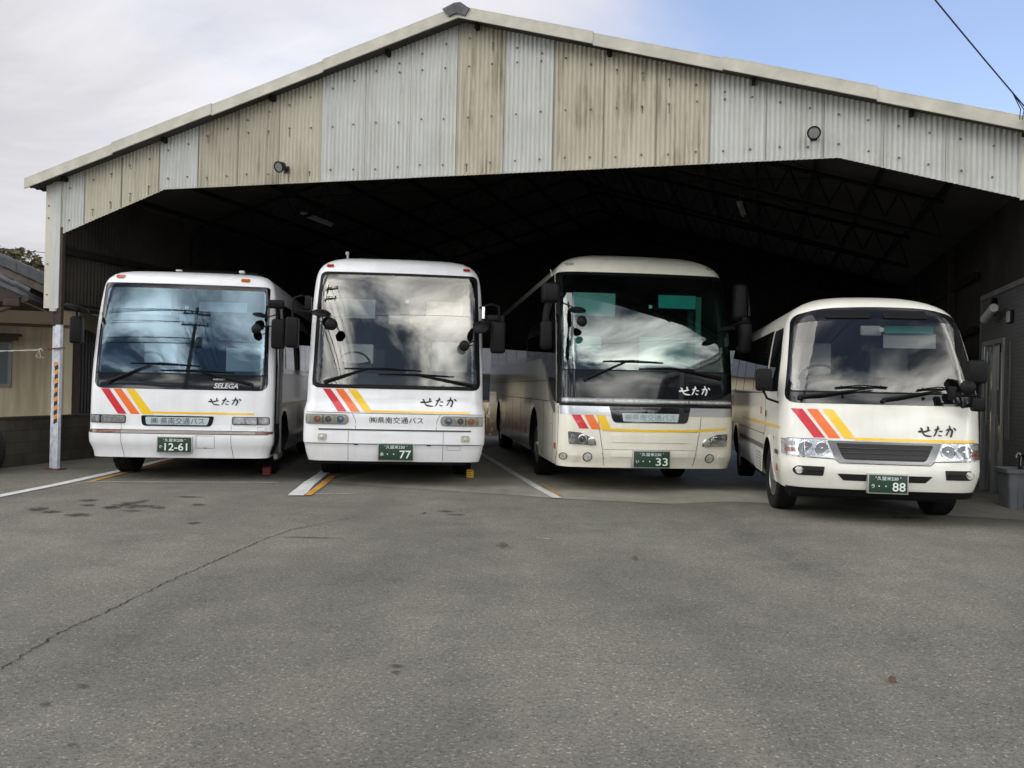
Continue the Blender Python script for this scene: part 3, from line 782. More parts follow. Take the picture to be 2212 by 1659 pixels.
# ------------------------------------------------------------------ neighbouring house on the left
def build_house():
    h = empty('tiled_house', (-8.35, 16.8, 0), R(18.5)); place(h); tag(h, 'old tan plaster house with grey tiled roof left of the shed', 'house')
    # local: x along the front (negative to the left), y backwards
    MB().box(-7.0, 0, .0, 0, .14, 2.44).build('front_wall', M['plaster_tan'], h)
    MB().box(-7.0, .004, 2.50, 0, .13, 2.95).build('upper_wall', M['plaster_cream'], h)
    MB().box(-7.0, -.02, 2.44, .02, .14, 2.50).build('wall_trim', M['trim_brown'], h)
    MB().box(-.135, -.012, 0, .0, .0, 2.44).build('corner_post', M['plaster_cream'], h)
    sw = MB(); sw.box(0.001, .01, 0, .12, 9.0, 2.46)
    for k in range(20): sw.box(.12, .2 + k * .45, 0, .135, .24 + k * .45, 2.46)
    sw.build('side_wall', M['wood_dark'], h); MB().box(0.001, .01, 2.50, .10, 9.0, 2.95).build('upper_wall', M['plaster_cream'], h)
    # gable roof: verge faces the yard, tiles as rounded courses
    rf = MB(); sl = .435; ex = .95; zb = 2.66
    def rz(x): return zb + (ex - x) * sl
    nx, ny = 30, 34; vs = []; x0 = -4.2
    for i in range(nx + 1):
        for j in range(ny + 1):
            x = ex + (x0 - ex) * i / nx; y = -.62 + 9.6 * j / ny; f = (i * 1.0) % 1
            vs.append((x, y, rz(x) + .10 + .035 * abs(sin(j * pi / 1.0 + .5)) * (j % 2)))
    rf.add(vs, [(i * (ny + 1) + j, i * (ny + 1) + j + 1, (i + 1) * (ny + 1) + j + 1, (i + 1) * (ny + 1) + j) for i in range(nx) for j in range(ny)], 0, False)
    for i in range(26):     # verge tiles, each lapping the next
        a = ex - i * .2; b = a - .215; dz = .018
        P = [(a, rz(a) - .075), (b, rz(b) - .075 + dz), (b, rz(b) + .085 + dz), (a, rz(a) + .085)]
        rf.add([(x, -.66, z) for x, z in P] + [(x, -.40, z + .02) for x, z in P], [(0, 1, 2, 3), (4, 7, 6, 5), (0, 4, 5, 1), (1, 5, 6, 2), (2, 6, 7, 3), (3, 7, 4, 0)])
        rf.tube([(a, -.60, rz(a) + .085), (b - .03, -.60, rz(b) + .10 + dz)], .055, 8)
        rf.tube([(a, -.36, rz(a) + .10), (b - .03, -.36, rz(b) + .115 + dz)], .045, 8)
    rf.build('roof', M['kawara'], h)
    vb = MB(); P = [(ex - .06, rz(ex - .06) - .22), (-4.2, rz(-4.2) - .22), (-4.2, rz(-4.2) - .08), (ex - .06, rz(ex - .06) - .08)]
    vb.add([(x, -.60, z) for x, z in P] + [(x, -.56, z) for x, z in P], [(0, 1, 2, 3), (4, 7, 6, 5), (0, 4, 5, 1), (1, 5, 6, 2), (2, 6, 7, 3), (3, 7, 4, 0)])
    vb.build('verge_board', simple('weathered_wood', (.16, .13, .11), .9, var=.3), h)
    MB().add([(ex - .1, -.56, rz(ex) - .16), (-4.2, -.56, rz(-4.2) - .2), (-4.2, 9, rz(-4.2) - .2), (ex - .1, 9, rz(ex) - .16)], [(0, 1, 2, 3)]).build('soffit', M['wood_dark'], h)
    MB().add([(-7, .05, 2.9), (0, .05, 2.9), (0, .05, rz(0) - .15), (-4.2, .05, rz(-4.2) - .15), (-7, .05, rz(-4.2) - .9)], [(0, 1, 2, 3, 4)]).build('gable_wall', M['wood_dark'], h)
    # window and its little awning
    wn = MB().box(-2.6, -.03, 1.30, -1.02, .0, 1.36, 0).box(-2.6, -.03, 2.10, -1.02, .0, 2.16, 0).box(-1.08, -.03, 1.36, -1.02, .0, 2.10, 0).box(-2.6, -.03, 1.36, -2.54, 0, 2.10, 0).box(-1.40, -.022, 1.36, -1.36, 0, 2.10, 0)
    wo = wn.build('window', M['alu'], h); MB().box(-2.54, -.012, 1.36, -1.08, -.006, 2.10).build('pane', M['window_dark'], wo); MB().box(-1.36, -.018, 1.36, -1.08, -.013, 2.10).build('frosted_pane', simple('frosted', (.06, .075, .08), .35), wo)
    aw = MB().box(-2.75, -.34, 2.25, -.86, .0, 2.29, 0).box(-2.75, -.30, 2.16, -.88, -.26, 2.25, 0); aw.build('awning', M['wood_dark'], h)
    # low porch roof in front with gutter and downpipe
    p = MB(); zt = 3.08
    def pz(x): return 2.90 + (-.36 - x) * .43
    e = -.36
    p.add([(e, -2.35, pz(e)), (-5, -2.35, pz(-5)), (-5, -2.35, pz(-5) - .12), (e, -2.35, pz(e) - .10), (e, -.3, pz(e)), (-5, -.3, pz(-5)), (-5, -.3, pz(-5) - .12), (e, -.3, pz(e) - .10)], [(0, 1, 2, 3), (4, 7, 6, 5), (0, 4, 5, 1), (3, 2, 6, 7), (0, 3, 7, 4), (1, 5, 6, 2)])
    for k in range(12):
        a = -.34 - k * .22; p.tube([(a, -2.34, pz(a) + .015), (a - .24, -2.34, pz(a - .24) + .035)], .05, 8)
    p.build('porch_roof', M['kawara'], h)
    MB().add([(-.44, -2.33, pz(-.44) - .10), (-5, -2.33, pz(-5) - .12), (-5, -2.33, 2.72), (-.54, -2.33, 2.72)], [(0, 1, 2, 3)]).add([(-.44, -2.32, 2.72), (-5, -2.32, 2.72), (-5, -.3, 2.72), (-.44, -.3, 2.72)], [(0, 1, 2, 3)]).build('porch_gable', M['wood_dark'], h)
    g = MB().tube([(-.38, -2.45, 2.78), (-.38, -.3, 2.78)], .055, 10); g.tube([(-.56, -2.38, 2.74), (-.62, -2.38, 2.62), (-.80, -2.38, 2.55), (-1.25, -2.38, 2.49), (-1.33, -2.38, 2.42), (-1.33, -2.38, .8)], .04, 8); g.box(-.70, -2.44, 2.64, -.46, -2.32, 2.76, 0, .02)
    g.build('gutter', M['wood_dark'], h)
    w = empty('block_wall', (-8.45, 14.2, 0), R(80.0)); place(w); tag(w, 'low dark concrete block wall at the foot of the tan house', 'wall')
    MB().box(-4, -.08, 0, 9.5, .04, .80).build('blocks', M['block_wall'], w)
    MB().box(-4, -.10, .795, 9.5, .06, .83).build('coping', M['wood_dark'], w)


build_house()


# ------------------------------------------------------------------ office block on the right
def build_office():
    o = empty('office_block', shed_pt(14.60, 0, 0), SYAW + pi / 2); o.scale = (KS,) * 3; tag(o, 'small grey tiled office block with glass double door, right of the minibus', 'office')
    # local: x inwards along the shed, y out of the wall towards the buses
    w = MB().box(-1.0, -.2, 0, 3.20, 0, 3.14).box(4.56, -.2, 0, 4.74, 0, 3.14).box(3.20, -.2, 2.44, 4.56, 0, 3.14)
    w.build('wall', M['office_tile'], o); MB().box(-1.0, -4.2, 3.14, 4.74, .03, 3.22).build('roof', M['roof_top'], o)
    MB().box(4.74, -4.2, 0, 4.78, .02, 3.14).build('wall_edge', M['alu'], o); MB().box(-1.0, -4.2, 0, -.9, -.2, 3.14).build('end_wall', M['office_tile'], o)
    MB().box(-.9, -4.2, 0, 4.74, -4.1, 3.14).build('back_wall', M['office_tile'], o)
    fr = MB().box(3.20, -.06, 0, 3.27, .03, 2.44).box(4.49, -.06, 0, 4.56, .03, 2.44).box(3.27, -.06, 2.37, 4.49, .03, 2.44).box(3.86, -.05, 0, 3.92, .01, 2.37)
    d = fr.build('door', M['alu_pale'], o); MB().box(3.27, -.045, 0, 4.49, -.035, 2.37).build('pane', M['window_dark'], d)
    for x, z0, z1 in ((4.01, 1.08, 2.25), (4.20, .2, 2.35)): MB().tube([(x, .06, z0), (x, .06, z1)], .016, 8).tube([(x, .0, 1.15), (x, .06, 1.15)], .010, 6).tube([(x, .0, 2.1), (x, .06, 2.1)], .010, 6).build('handle', M['alu_pale'], d)
    MB().box(3.42, -.033, 1.25, 3.75, -.030, 1.65).build('notice', simple('notice_grey', (.20, .21, .22), .6), d)
    sg = MB().box(2.84, .0, .90, 3.04, .02, 2.36).build('sign_board', simple('sign_grey', (.12, .12, .125), .5), o)
    t = MB()
    for k, ch in enumerate('県南交通バス'):
        bm = text2d(ch, (0, 0, .13, .14)); bm.verts.index_update()
        # the board faces +y, so lettering runs towards -x
        t.add([(3.005 - q.co.x, .0225, 2.16 - k * .21 + q.co.y) for q in bm.verts], [[q.index for q in f.verts] for f in bm.faces]); bm.free()
    t.build('lettering', simple('sign_letter', (.04, .04, .045), .5), sg)
    cm = empty('security_camera', shed_pt(14.55, 3.28, 2.80), SYAW + pi / 2); tag(cm, 'white bullet camera on the grey office wall above the door', 'camera')
    MB().tube([(.26, .14, -.05), (-.24, .14, .07)], [.07, .06], 14).build('camera_body', M['tube_white'], cm); MB().tube([(0, -.06, .02), (0, .05, .02), (0, .14, 0)], .02, 8).box(-.04, -.07, -.03, .04, -.04, .07).build('bracket', M['alu'], cm)
    cl = MB().lathe([(.14, 0), (.14, .04), (.12, .05)], 'y', (0, 0, 0), 32).lathe([(.12, .035), (0, .036)], 'y', (0, 0, 0), 32, 1).build('wall_clock', [M['satin_black'], M['cabin_grey']]); cl.location = shed_pt(14.598, 3.81, 2.96); cl.rotation_euler = (0, 0, SYAW + pi / 2); tag(cl, 'round dark wall clock above the white camera', 'clock')
    sb = MB().box(-.10, 0, -.09, .10, .05, .09, 0, .008).box(-.085, .05, -.075, .085, .056, .075, 1).build('sensor_box', [M['satin_black'], M['tube_white']]); sb.location = shed_pt(14.598, 2.80, 2.72); sb.rotation_euler = (0, 0, SYAW + pi / 2); tag(sb, 'small pale box lamp on the office wall right of the camera', 'lamp')


build_office()


# ------------------------------------------------------------------ trees, far houses, hills
def leaf_cloud(mb, c, r, n, size, rnd, mi=0):
    c = Vector(c)
    for _ in range(n):
        d = Vector((rnd.gauss(0, 1), rnd.gauss(0, 1), rnd.gauss(0, 1))).normalized() * rnd.uniform(.35, 1.0)**.5
        p = c + Vector((d.x * r[0], d.y * r[1], d.z * r[2])); s = size * rnd.uniform(.6, 1.4)
        u = Vector((rnd.gauss(0, 1), rnd.gauss(0, 1), rnd.gauss(0, .7))).normalized(); w = u.cross(Vector((rnd.gauss(0, 1), rnd.gauss(0, 1), rnd.gauss(0, 1)))).normalized()
        mb.add([p - u * s, p + w * s * .5, p + u * s, p - w * s * .5], [(0, 1, 2, 3)], mi)


def tree(loc, h, spread, seed, label, leaf='leaf_green', n=22, per=120, size=.16):
    rnd = random.Random(seed); t = empty('broadleaf_tree', loc); tag(t, label, 'tree')
    tr = MB(); tr.tube([(0, 0, 0), (.05, .02, h * .3), (-.03, .05, h * .6), (.04, 0, h * .85)], [h * .035, h * .028, h * .018, h * .006], 10); crown = MB()
    for k in range(n):
        a = rnd.uniform(0, 2 * pi); q = rnd.uniform(.2, 1) * spread; z = h * rnd.uniform(.48, .96); q *= math.sqrt(max(.1, 1 - ((z / h - .62) / .42)**2)); p = (q * cos(a), q * sin(a), z)
        tr.tube([(0, 0, z * .62), (p[0] * .5, p[1] * .5, z * .85), p], [h * .012, h * .008, h * .003], 5)
        leaf_cloud(crown, p, (spread * .34, spread * .34, spread * .26), per, size, rnd)
    tr.build('trunk', M['bark'], t); crown.build('crown', M[leaf], t, recalc=False)


tree((-19.3, 33, 0), 6.0, 2.1, 3, 'round brownish green tree top showing over the tiled roof at far left', 'leaf_olive', 26, 420, .10)
tree((-16.6, 33.5, 0), 5.3, 2.0, 9, 'lower bushy tree top beside the shed corner board over the roof', 'leaf_olive', 26, 420, .10)
tree((1.5, 52, 0), 6.5, 3.0, 12, 'green tree behind the back opening of the shed', 'leaf_green', 20, 90, .22)


def plain_house(loc, rz, w, d, hh, rh, label, wall='plaster_cream'):
    h = place(empty('house', loc, rz)); tag(h, label, 'house')
    MB().box(-w / 2, 0, 0, w / 2, d, hh).build('wall', M[wall], h)
    e = .5; rf = MB(); n = int((d + 2 * e) / .3)
    for sd in (-1, 1):
        for k in range(8):
            z0, z1 = hh - .15 + (rh + .15) * k / 8, hh - .15 + (rh + .15) * (k + 1) / 8 + .05; y0, y1 = (-e + (d / 2 + e) * k / 8, -e + (d / 2 + e) * (k + 1) / 8); Y = (lambda q: q) if sd < 0 else (lambda q: d - q)
            rf.add([(-w / 2 - e, Y(y0), z0), (w / 2 + e, Y(y0), z0), (w / 2 + e, Y(y1), z1), (-w / 2 - e, Y(y1), z1), (-w / 2 - e, Y(y0), z0 + .05), (w / 2 + e, Y(y0), z0 + .05), (w / 2 + e, Y(y1), z1 + .05), (-w / 2 - e, Y(y1), z1 + .05)], [(0, 1, 2, 3), (4, 7, 6, 5), (0, 4, 5, 1), (0, 3, 7, 4), (1, 5, 6, 2)])
    rf.build('roof', M['kawara'], h); MB().add([(-w / 2, .1, hh), (w / 2, .1, hh), (w / 2, d / 2, hh + rh - .1), (-w / 2, d / 2, hh + rh - .1), (-w / 2, d - .1, hh), (w / 2, d - .1, hh)], [(0, 3, 4), (1, 5, 2)]).build('gable_wall', M[wall], h)
    for k in range(max(1, int(w / 2.4))):
        x = -w / 2 + 1.2 + k * 2.4; f = MB().box(x - .8, -.04, .9, x + .8, 0.0, 2.0).build('window', M['alu'], h); MB().box(x - .74, -.05, .96, x + .74, -.042, 1.94).build('pane', M['window_dark'], f)


plain_house((-2.2, 38, 0), R(-8), 9, 7, 2.2, 2.0, 'grey roofed cream house seen through the gap between the second and third bus')
plain_house((8, 44, 0), R(6), 8, 7, 3.0, 2.2, 'pale house behind the shed seen through the minibus windows')
# across the yard, behind the photographer (mirrored in the windscreens)
plain_house((-13, -34, 0), R(170), 12, 7, 4.6, 2.2, 'two storey pale house across the road behind the photographer')
plain_house((9, -38, 0), R(186), 11, 7, 3.2, 2.0, 'low house across the road behind the photographer', 'plaster_tan')


def build_hills():
    vs = []; n = 90
    for k in range(n + 1):
        a = R(185 + 170 * k / n); r = 95; h = 5.5 + 3.0 * sin(k * .23) + 1.6 * sin(k * .61 + 1) + .7 * sin(k * 1.9)
        vs += [(r * cos(a), r * sin(a), -1), (r * 1.02 * cos(a), r * 1.02 * sin(a), h), (r * 1.4 * cos(a), r * 1.4 * sin(a), h * .6)]
    fs = []
    for k in range(n): fs += [(3 * k, 3 * k + 3, 3 * k + 4, 3 * k + 1), (3 * k + 1, 3 * k + 4, 3 * k + 5, 3 * k + 2)]
    MB().add(vs, fs, 0, True).build('hills', M['leaf_green'], recalc=False)['kind'] = 'structure'


build_hills()

# ------------------------------------------------------------------ bus bodies
class Bus:
    """x to the viewer's right, y backwards from the nose, z up"""
    def __init__(s, name, pose, prof_n, prof_w, zs, L, bow, rc, hole, paintm, arches, glass_side):
        s.X, s.Y, s.Z, s.yaw = pose
        s.root = empty(name, (s.X, s.Y, s.Z), R(s.yaw))
        s.n = pchip(prof_n); s.w = pchip(prof_w); s.L = L; s.bow = bow; s.rc = rc; s.paint = paintm
        s.zs = zs; s.hole = hole; s.arches = arches
        s.body()

    def F(s, x, z):
        hw = s.w(z); ax = min(abs(x), hw); y = s.n(z) + s.bow * (ax / hw)**2
        rc = min(s.rc, hw * 0.5); e = ax - (hw - rc)
        if e > 0: y += rc * (1 - math.sqrt(max(0.0, 1 - (e / rc)**2)))
        return y

    def body(s):
        zs = sorted(set(s.zs + [s.hole[1], s.hole[2]] + [q for a in s.arches for q in (a[1] - a[2], a[1] + a[2]) if q > s.zs[0]]))
        th = [k * 90 / 8 for k in range(9)]
        bm = MB(); rows = []; tagrow = []
        ys_f = sorted({0.45, 0.75, 1.1, 1.5, *[q for a in s.arches for q in (a[0] - a[2], a[0] + a[2])], s.L * .45, s.L * .6, s.L * .75, s.L - .15})
        for z in zs:
            hw = s.w(z); rc = min(s.rc, hw * 0.5); fx = hw - rc
            xs = [-(fx + rc * sin(R(t))) for t in reversed(th)] + [fx * k / 8 for k in range(-7, 8)] + [fx + rc * sin(R(t)) for t in th]
            front = [(x, s.F(x, z), z) for x in xs]
            yc = front[-1][1]; ys = [max(y, yc + 0.02 + 0.001 * i) for i, y in enumerate(ys_f)]
            # the tail leans in a little at the top
            tl = s.L - 0.25 * max(0, (z - 1.2)) / 2
            ys = [min(y, tl - 0.01 * (len(ys) - i)) for i, y in enumerate(ys)]
            right = [(hw, y, z) for y in ys] + [(hw - 0.12, tl, z)]
            left = [(-hw, y, z) for y in reversed(ys)]
            rows.append(left + front + right + [(-hw + 0.12, tl, z)])
            nl, nf = len(left), len(front)
        n = len(rows[0])
        vs = [q for r in rows for q in r]; fs = []
        x_h, z0h, z1h = s.hole
        for i in range(len(rows) - 1):
            zm = (rows[i][0][2] + rows[i + 1][0][2]) / 2
            for k in range(n):
                k2 = (k + 1) % n
                a, b = rows[i][k], rows[i][k2]; c, d = rows[i + 1][k2], rows[i + 1][k]
                xm = (a[0] + b[0] + c[0] + d[0]) / 4; ym = (a[1] + b[1] + c[1] + d[1]) / 4
                isf = nl <= k < nl + nf - 1
                if isf and abs(xm) < x_h * s.w(zm) / s.w(z0h) and z0h < zm < z1h: continue
                if not isf and any(abs(ym - q[0]) < q[2] - 1e-4 and abs(zm - q[1]) < q[2] for q in s.arches) and abs(xm) > s.w(zm) - 0.05: continue
                fs.append((i * n + k, i * n + k2, (i + 1) * n + k2, (i + 1) * n + k))
        top = len(rows) - 1
        fs.append(tuple(top * n + k for k in range(n)))
        fs.append(tuple(reversed(range(n))))
        bm.add(vs, fs, 0, True)
        # wheel arches: fill the square opening down to a round one, with a dark well behind
        for yc, zc, r in s.arches:
            for sd in (-1, 1):
                zb = s.zs[0]; N_ = 24
                arc = []; sq = []
                a0 = -math.asin(min(1, (zc - zb) / (r * 0.93))) if zc > zb else 0
                for k in range(N_ + 1):
                    a = a0 + (pi - 2 * a0) * k / N_
                    arc.append((yc + r * 0.93 * cos(a), max(zb, zc + r * 0.93 * sin(a))))
                    c_, s_ = cos(a), sin(a); q = r / max(abs(c_), abs(s_)); sq.append((yc + q * c_, max(zb, zc + q * s_)))
                vv = []
                for (y, z), (y2, z2) in zip(arc, sq):
                    vv += [(sd * (s.w(z) + 0.012), y, z), (sd * (s.w(z2) + 0.001), y2, z2)]
                bm.add(vv, [(2 * k, 2 * k + 1, 2 * k + 3, 2 * k + 2) for k in range(N_)], 0, True)
                vv = []
                for y, z in arc: vv += [(sd * (s.w(z) + 0.012), y, z), (sd * (s.w(z) - 0.5), y, z)]
                bm.add(vv, [(2 * k, 2 * k + 1, 2 * k + 3, 2 * k + 2) for k in range(N_)], 1, True)
        s.body_o = bm.build('body', [s.paint, M['satin_black']], s.root, recalc=True, angle=40)
        # cabin lining, open towards the windscreen
        zf, zt = s.hole[1] - 0.45, s.hole[2] + 0.02
        wv = s.w(s.hole[1]) - 0.07; wt = s.w(zt) - 0.1
        y0 = s.F(0, s.hole[1]) + s.bow + 0.22; y1 = s.F(0, s.hole[2]) + s.bow + 0.24
        A = [(-wv, y0, zf), (wv, y0, zf), (wt, y1, zt), (-wt, y1, zt)]; B = [(-wv, 6.0, zf), (wv, 6.0, zf), (wt, 6.0, zt), (-wt, 6.0, zt)]
        MB().add(A + B, [(0, 1, 5, 4), (1, 2, 6, 5), (2, 3, 7, 6), (3, 0, 4, 7), (4, 5, 6, 7)]).build('cabin', M['cabin_grey'], s.root, recalc=False)

    # --- things laid on the curved front
    def front(s, bm, off=0.003, thick=0.0, mb=None, mi=0, flat=None):
        """bm: 2D bmesh in (x, z). Maps it onto the nose, optional skirt backwards"""
        mb = mb or MB()
        bm.verts.ensure_lookup_table(); bm.verts.index_update()
        P = [q.co.copy() for q in bm.verts]
        y = lambda q: (flat if flat is not None else s.F(q.x, q.y)) - off
        vs = [(q.x, y(q), q.y) for q in P]; fs = [[q.index for q in f.verts] for f in bm.faces]
        n = len(vs)
        if thick:
            vs += [(q.x, y(q) + thick, q.y) for q in P]
            for e in bm.edges:
                if len(e.link_faces) == 1: a, b = e.verts[0].index, e.verts[1].index; fs.append([a, b, b + n, a + n])
        bm.free()
        return mb.add(vs, fs, mi, True)

    def patch(s, name, pts, mat, off=0.004, thick=0.0, parent=None, step=(0.035, 0.05), flat=None):
        return s.front(poly2d([pts], step), off, thick, flat=flat).build(name, mat, parent or s.root)

    def ring(s, name, outer, inner, mat, off=0.005, off_in=None, parent=None, sub=3):
        bm = bmesh.new(); n = len(outer)
        A = [bm.verts.new((x, z, 0)) for x, z in outer]; B = [bm.verts.new((x, z, 0)) for x, z in inner]
        for i in range(n): bm.faces.new((A[i], A[(i + 1) % n], B[(i + 1) % n], B[i]))
        return s.front(cut2d(bm, (.014, .04)), off).build(name, mat, parent or s.root)

    def text(s, name, txt, box, mat, off=0.005, bold=0.0, shear=0.0, parent=None, step=0.1, flat=None):
        bm = cut2d(text2d(txt, box, bold, shear), (step, step))
        return s.front(bm, off, flat=flat).build(name, mat, parent or s.root)

    def brush(s, name, box, mat, off=0.005):
        mb = MB()
        for i, (l, r, p, q) in enumerate(brush2d(box)):
            k = len(l); o = off + 0.0004 * i; vs = [(v.x, s.F(v.x, v.y) - o, v.y) for v in l + r + [p, q]]
            mb.add(vs, [(j, j + 1, k + j + 1, k + j) for j in range(k - 1)] + [(0, k, 2 * k), (k - 1, 2 * k + 1, 2 * k - 1)])
        return mb.build(name, mat, s.root)

    def line(s, mb, pts, w=0.006, off=0.0025, mi=0):
        """thin panel gap along pts on the nose"""
        Q = []
        for a, b in zip(pts, pts[1:]):
            n = max(2, int(math.dist(a, b) / 0.05)); Q += [(a[0] + (b[0] - a[0]) * k / n, a[1] + (b[1] - a[1]) * k / n) for k in range(n)]
        Q.append(pts[-1]); vs = []
        for i, q in enumerate(Q):
            d = Vector(Q[min(i + 1, len(Q) - 1)]) - Vector(Q[max(i - 1, 0)]); d.normalize()
            for sg in (-1, 1):
                x, z = q[0] - d.y * w / 2 * sg, q[1] + d.x * w / 2 * sg; vs.append((x, s.F(x, z) - off, z))
        mb.add(vs, [(2 * i, 2 * i + 1, 2 * i + 3, 2 * i + 2) for i in range(len(Q) - 1)], mi)
        return mb

    # --- things laid on the flanks (y, z)
    def side(s, name, pts, mat, sd, off=0.006, parent=None, step=(0.6, 0.12)):
        bm = poly2d([pts], step); bm.verts.ensure_lookup_table(); bm.verts.index_update()
        vs = [(sd * (s.w(q.co.y) + off), q.co.x, q.co.y) for q in bm.verts]; fs = [[q.index for q in f.verts] for f in bm.faces]; bm.free()
        return MB().add(vs, fs, 0, True).build(name, mat, parent or s.root)

    def wheels(s, spots, r, wdt, inset, rimm, bolts=10, z0=0.0):
        for (y, steer) in spots:
            for sd in (-1, 1):
                cx = sd * (s.w(0.6) - inset - wdt / 2)
                mb = MB(); h = wdt / 2
                mb.lathe([(r * .60, -h * .8), (r * .80, -h), (r * .95, -h * .96), (r, -h * .8), (r, -h * .45), (r * .985, -h * .42), (r * .985, -h * .36), (r, -h * .33), (r, h * .33), (r * .985, h * .36), (r * .985, h * .42), (r, h * .45), (r, h * .8), (r * .95, h * .96), (r * .80, h), (r * .60, h * .8)], 'x', n=56)
                wh = mb.build('wheel', M['rubber'], s.root); wh.location = (cx, y, r + z0); wh.rotation_euler = (0, 0, R(steer))
                rb = MB(); o = sd
                rb.lathe([(r * .61, o * h * .82), (r * .57, o * h * .86), (r * .54, o * h * .6), (r * .30, o * h * .35), (r * .28, o * h * .55), (r * .16, o * h * .62), (r * .15, o * h * .98), (0, o * h * 1.0)], 'x', n=40)
                for k in range(bolts):
                    a = 2 * pi * k / bolts; rb.lathe([(r * .035, o * h * .34), (r * .035, o * h * .72), (0, o * h * .74)], 'x', (0, r * .235 * cos(a), r * .235 * sin(a)), 8)
                for k in range(8):
                    a = 2 * pi * (k + .5) / 8; rb.lathe([(r * .055, o * h * .49), (r * .05, o * h * .51), (0, o * h * .51)], 'x', (0, r * .43 * cos(a), r * .43 * sin(a)), 10, 1)
                rb.build('rim', [rimm, M['satin_black']], wh)

    def plate(s, box, y, region, kana, number, small_dots):
        """green commercial number plate with white characters"""
        x0, z0, x1, z1 = box; w = x1 - x0; h = z1 - z0
        pl = MB().box(x0 - .012, y - .012, z0 - .012, x1 + .012, y + .06, z1 + .012, 1, 0.004)
        pl.box(x0, y - .018, z0, x1, y - .0125, z1, 0, 0.002)
        for fx in (.18, .82): pl.lathe([(.007, -.003), (.006, -.006), (0, -.006)], 'y', (x0 + w * fx, y - .018, z1 - h * .13), 10, 1)
        po = pl.build('number_plate', [M['plate_green'], M['plate_frame'] if 'plate_frame' in M else M['steel']], s.root)
        t = MB(); f = y - 0.0205
        s.front(text2d(region, (x0 + w * .21, z0 + h * .70, x0 + w * .76, z0 + h * .92), 0.008), 0, mb=t, flat=f)
        s.front(text2d(kana, (x0 + w * .055, z0 + h * .26, x0 + w * .145, z0 + h * .47), 0.012), 0, mb=t, flat=f)
        if small_dots:
            for fx in (.26, .44): MB().lathe([(h * .042, 0), (0, -0.0005)], 'y', (x0 + w * fx, f, z0 + h * .37), 12).build('plate_dot', M['plate_white'], po)
            s.front(text2d(number, (x0 + w * .61, z0 + h * .10, x0 + w * .95, z0 + h * .60), 0.012), 0, mb=t, flat=f)
        else:
            s.front(text2d(number, (x0 + w * .21, z0 + h * .09, x0 + w * .89, z0 + h * .61), 0.014), 0, mb=t, flat=f)
        t.build('plate_lettering', M['plate_white'], po, recalc=False)

    def stripes(s, quads, line_pts):
        for nm, q in zip(('red', 'orange', 'yellow'), quads):
            s.patch('stripe', q, M[nm + '_film'], 0.003)['label'] = 'slanted %s stripe' % nm
        o = s.patch('stripe', line_pts, M['yellow_film'], 0.0026); o['label'] = 'thin yellow stripe'

    def wiper(s, piv, elbow, bl, br, arm=0.016, off=0.05):
        mb = MB(); g = lambda p, o: (p[0], s.F(*p) - o, p[1])
        mid = tuple(piv[i] * .72 + elbow[i] * .28 for i in (0, 1))
        mb.tube([g(piv, .03), g(mid, off + .01), g(elbow, off)], [arm * 1.5, arm * 1.1, arm * .55], 8)
        mb.tube([g((piv[0], piv[1] - .02), -.01), g(piv, off)], arm * 1.7, 10)
        pts = [(bl[0] + (br[0] - bl[0]) * k / 8, bl[1] + (br[1] - bl[1]) * k / 8) for k in range(9)]
        mb.tube([g(p, .018) for p in pts], .008, 6)
        mb.tube([g((p[0], p[1] + .022 * (1 - abs(i - 4) / 4.2)), .035) for i, p in enumerate(pts)], .007, 6)
        for i in (1, 3, 5, 7): mb.tube([g(pts[i], .018), g((pts[i][0], pts[i][1] + .02), .036)], .006, 6)
        mb.build('wiper', M['satin_black'], s.root)

    def seats(s, floor, top, drv_x, y0, cover_h=.3):
        bx = s.w(floor + .6) - .56
        for x, y, w, cov in ((drv_x, y0 + .55, .52, True), (-bx, y0 + 1.7, .8, False), (-drv_x + .05, y0 + 1.35, .5, True), (bx, y0 + 2.3, .8, False)):
            st = MB().box(x - w / 2, y + .02, floor + .42, x + w / 2, y + .16, top, 0, .05).box(x - w / 2, y - .42, floor + .34, x + w / 2, y + .06, floor + .5, 0, .04)
            st.box(x - w * .3, y - .3, floor, x + w * .3, y + .05, floor + .36)
            so = st.build('seat', M['seat_cloth'], s.root)
            if cov: MB().box(x - w * .46, y - .012, top - cover_h, x + w * .46, y + .185, top + .015, 0, .03).build('headrest_cover', M['seat_cover'], so)

    def dash(s, z, depth, drv_x, mat='dash_dark'):
        zc = z; y0 = s.F(0, z) + .06; wv = s.w(z) - .12
        d = MB()
        n = 10; vs = []; fs = []
        prof = [(0.04, zc - .25), (0.03, zc - .02), (depth * .5, zc + .05), (depth * .9, zc + .03), (depth, zc - .08), (depth, zc - .35)]
        for k in range(n + 1):
            x = -wv + 2 * wv * k / n; yo = s.F(x, z) + .06
            vs += [(x, yo + a * (1 - .3 * abs(x / wv)**3), b) for a, b in prof]
        m_ = len(prof)
        for k in range(n):
            for j in range(m_ - 1): fs.append((k * m_ + j, k * m_ + j + 1, (k + 1) * m_ + j + 1, (k + 1) * m_ + j))
        d.add(vs, fs, 0, True)
        d.box(drv_x - .3, y0 + depth * .45, zc, drv_x + .3, y0 + depth * .8, zc + .14, 0, .04)
        d.build('dashboard', M[mat], s.root)
        w = MB(); c = Vector((drv_x, y0 + depth + .10, zc + .12)); a = R(55)
        ring_ = [c + Vector((.23 * cos(t), .23 * sin(t) * cos(a) * 1.0, .23 * sin(t) * sin(a))) for t in [2 * pi * k / 28 for k in range(29)]]
        w.tube(ring_, .016, 8, cap=False)
        for k in (1, 13, 21): w.tube([c, ring_[k]], .014, 6)
        w.build('steering_wheel', M['satin_black'], s.root)


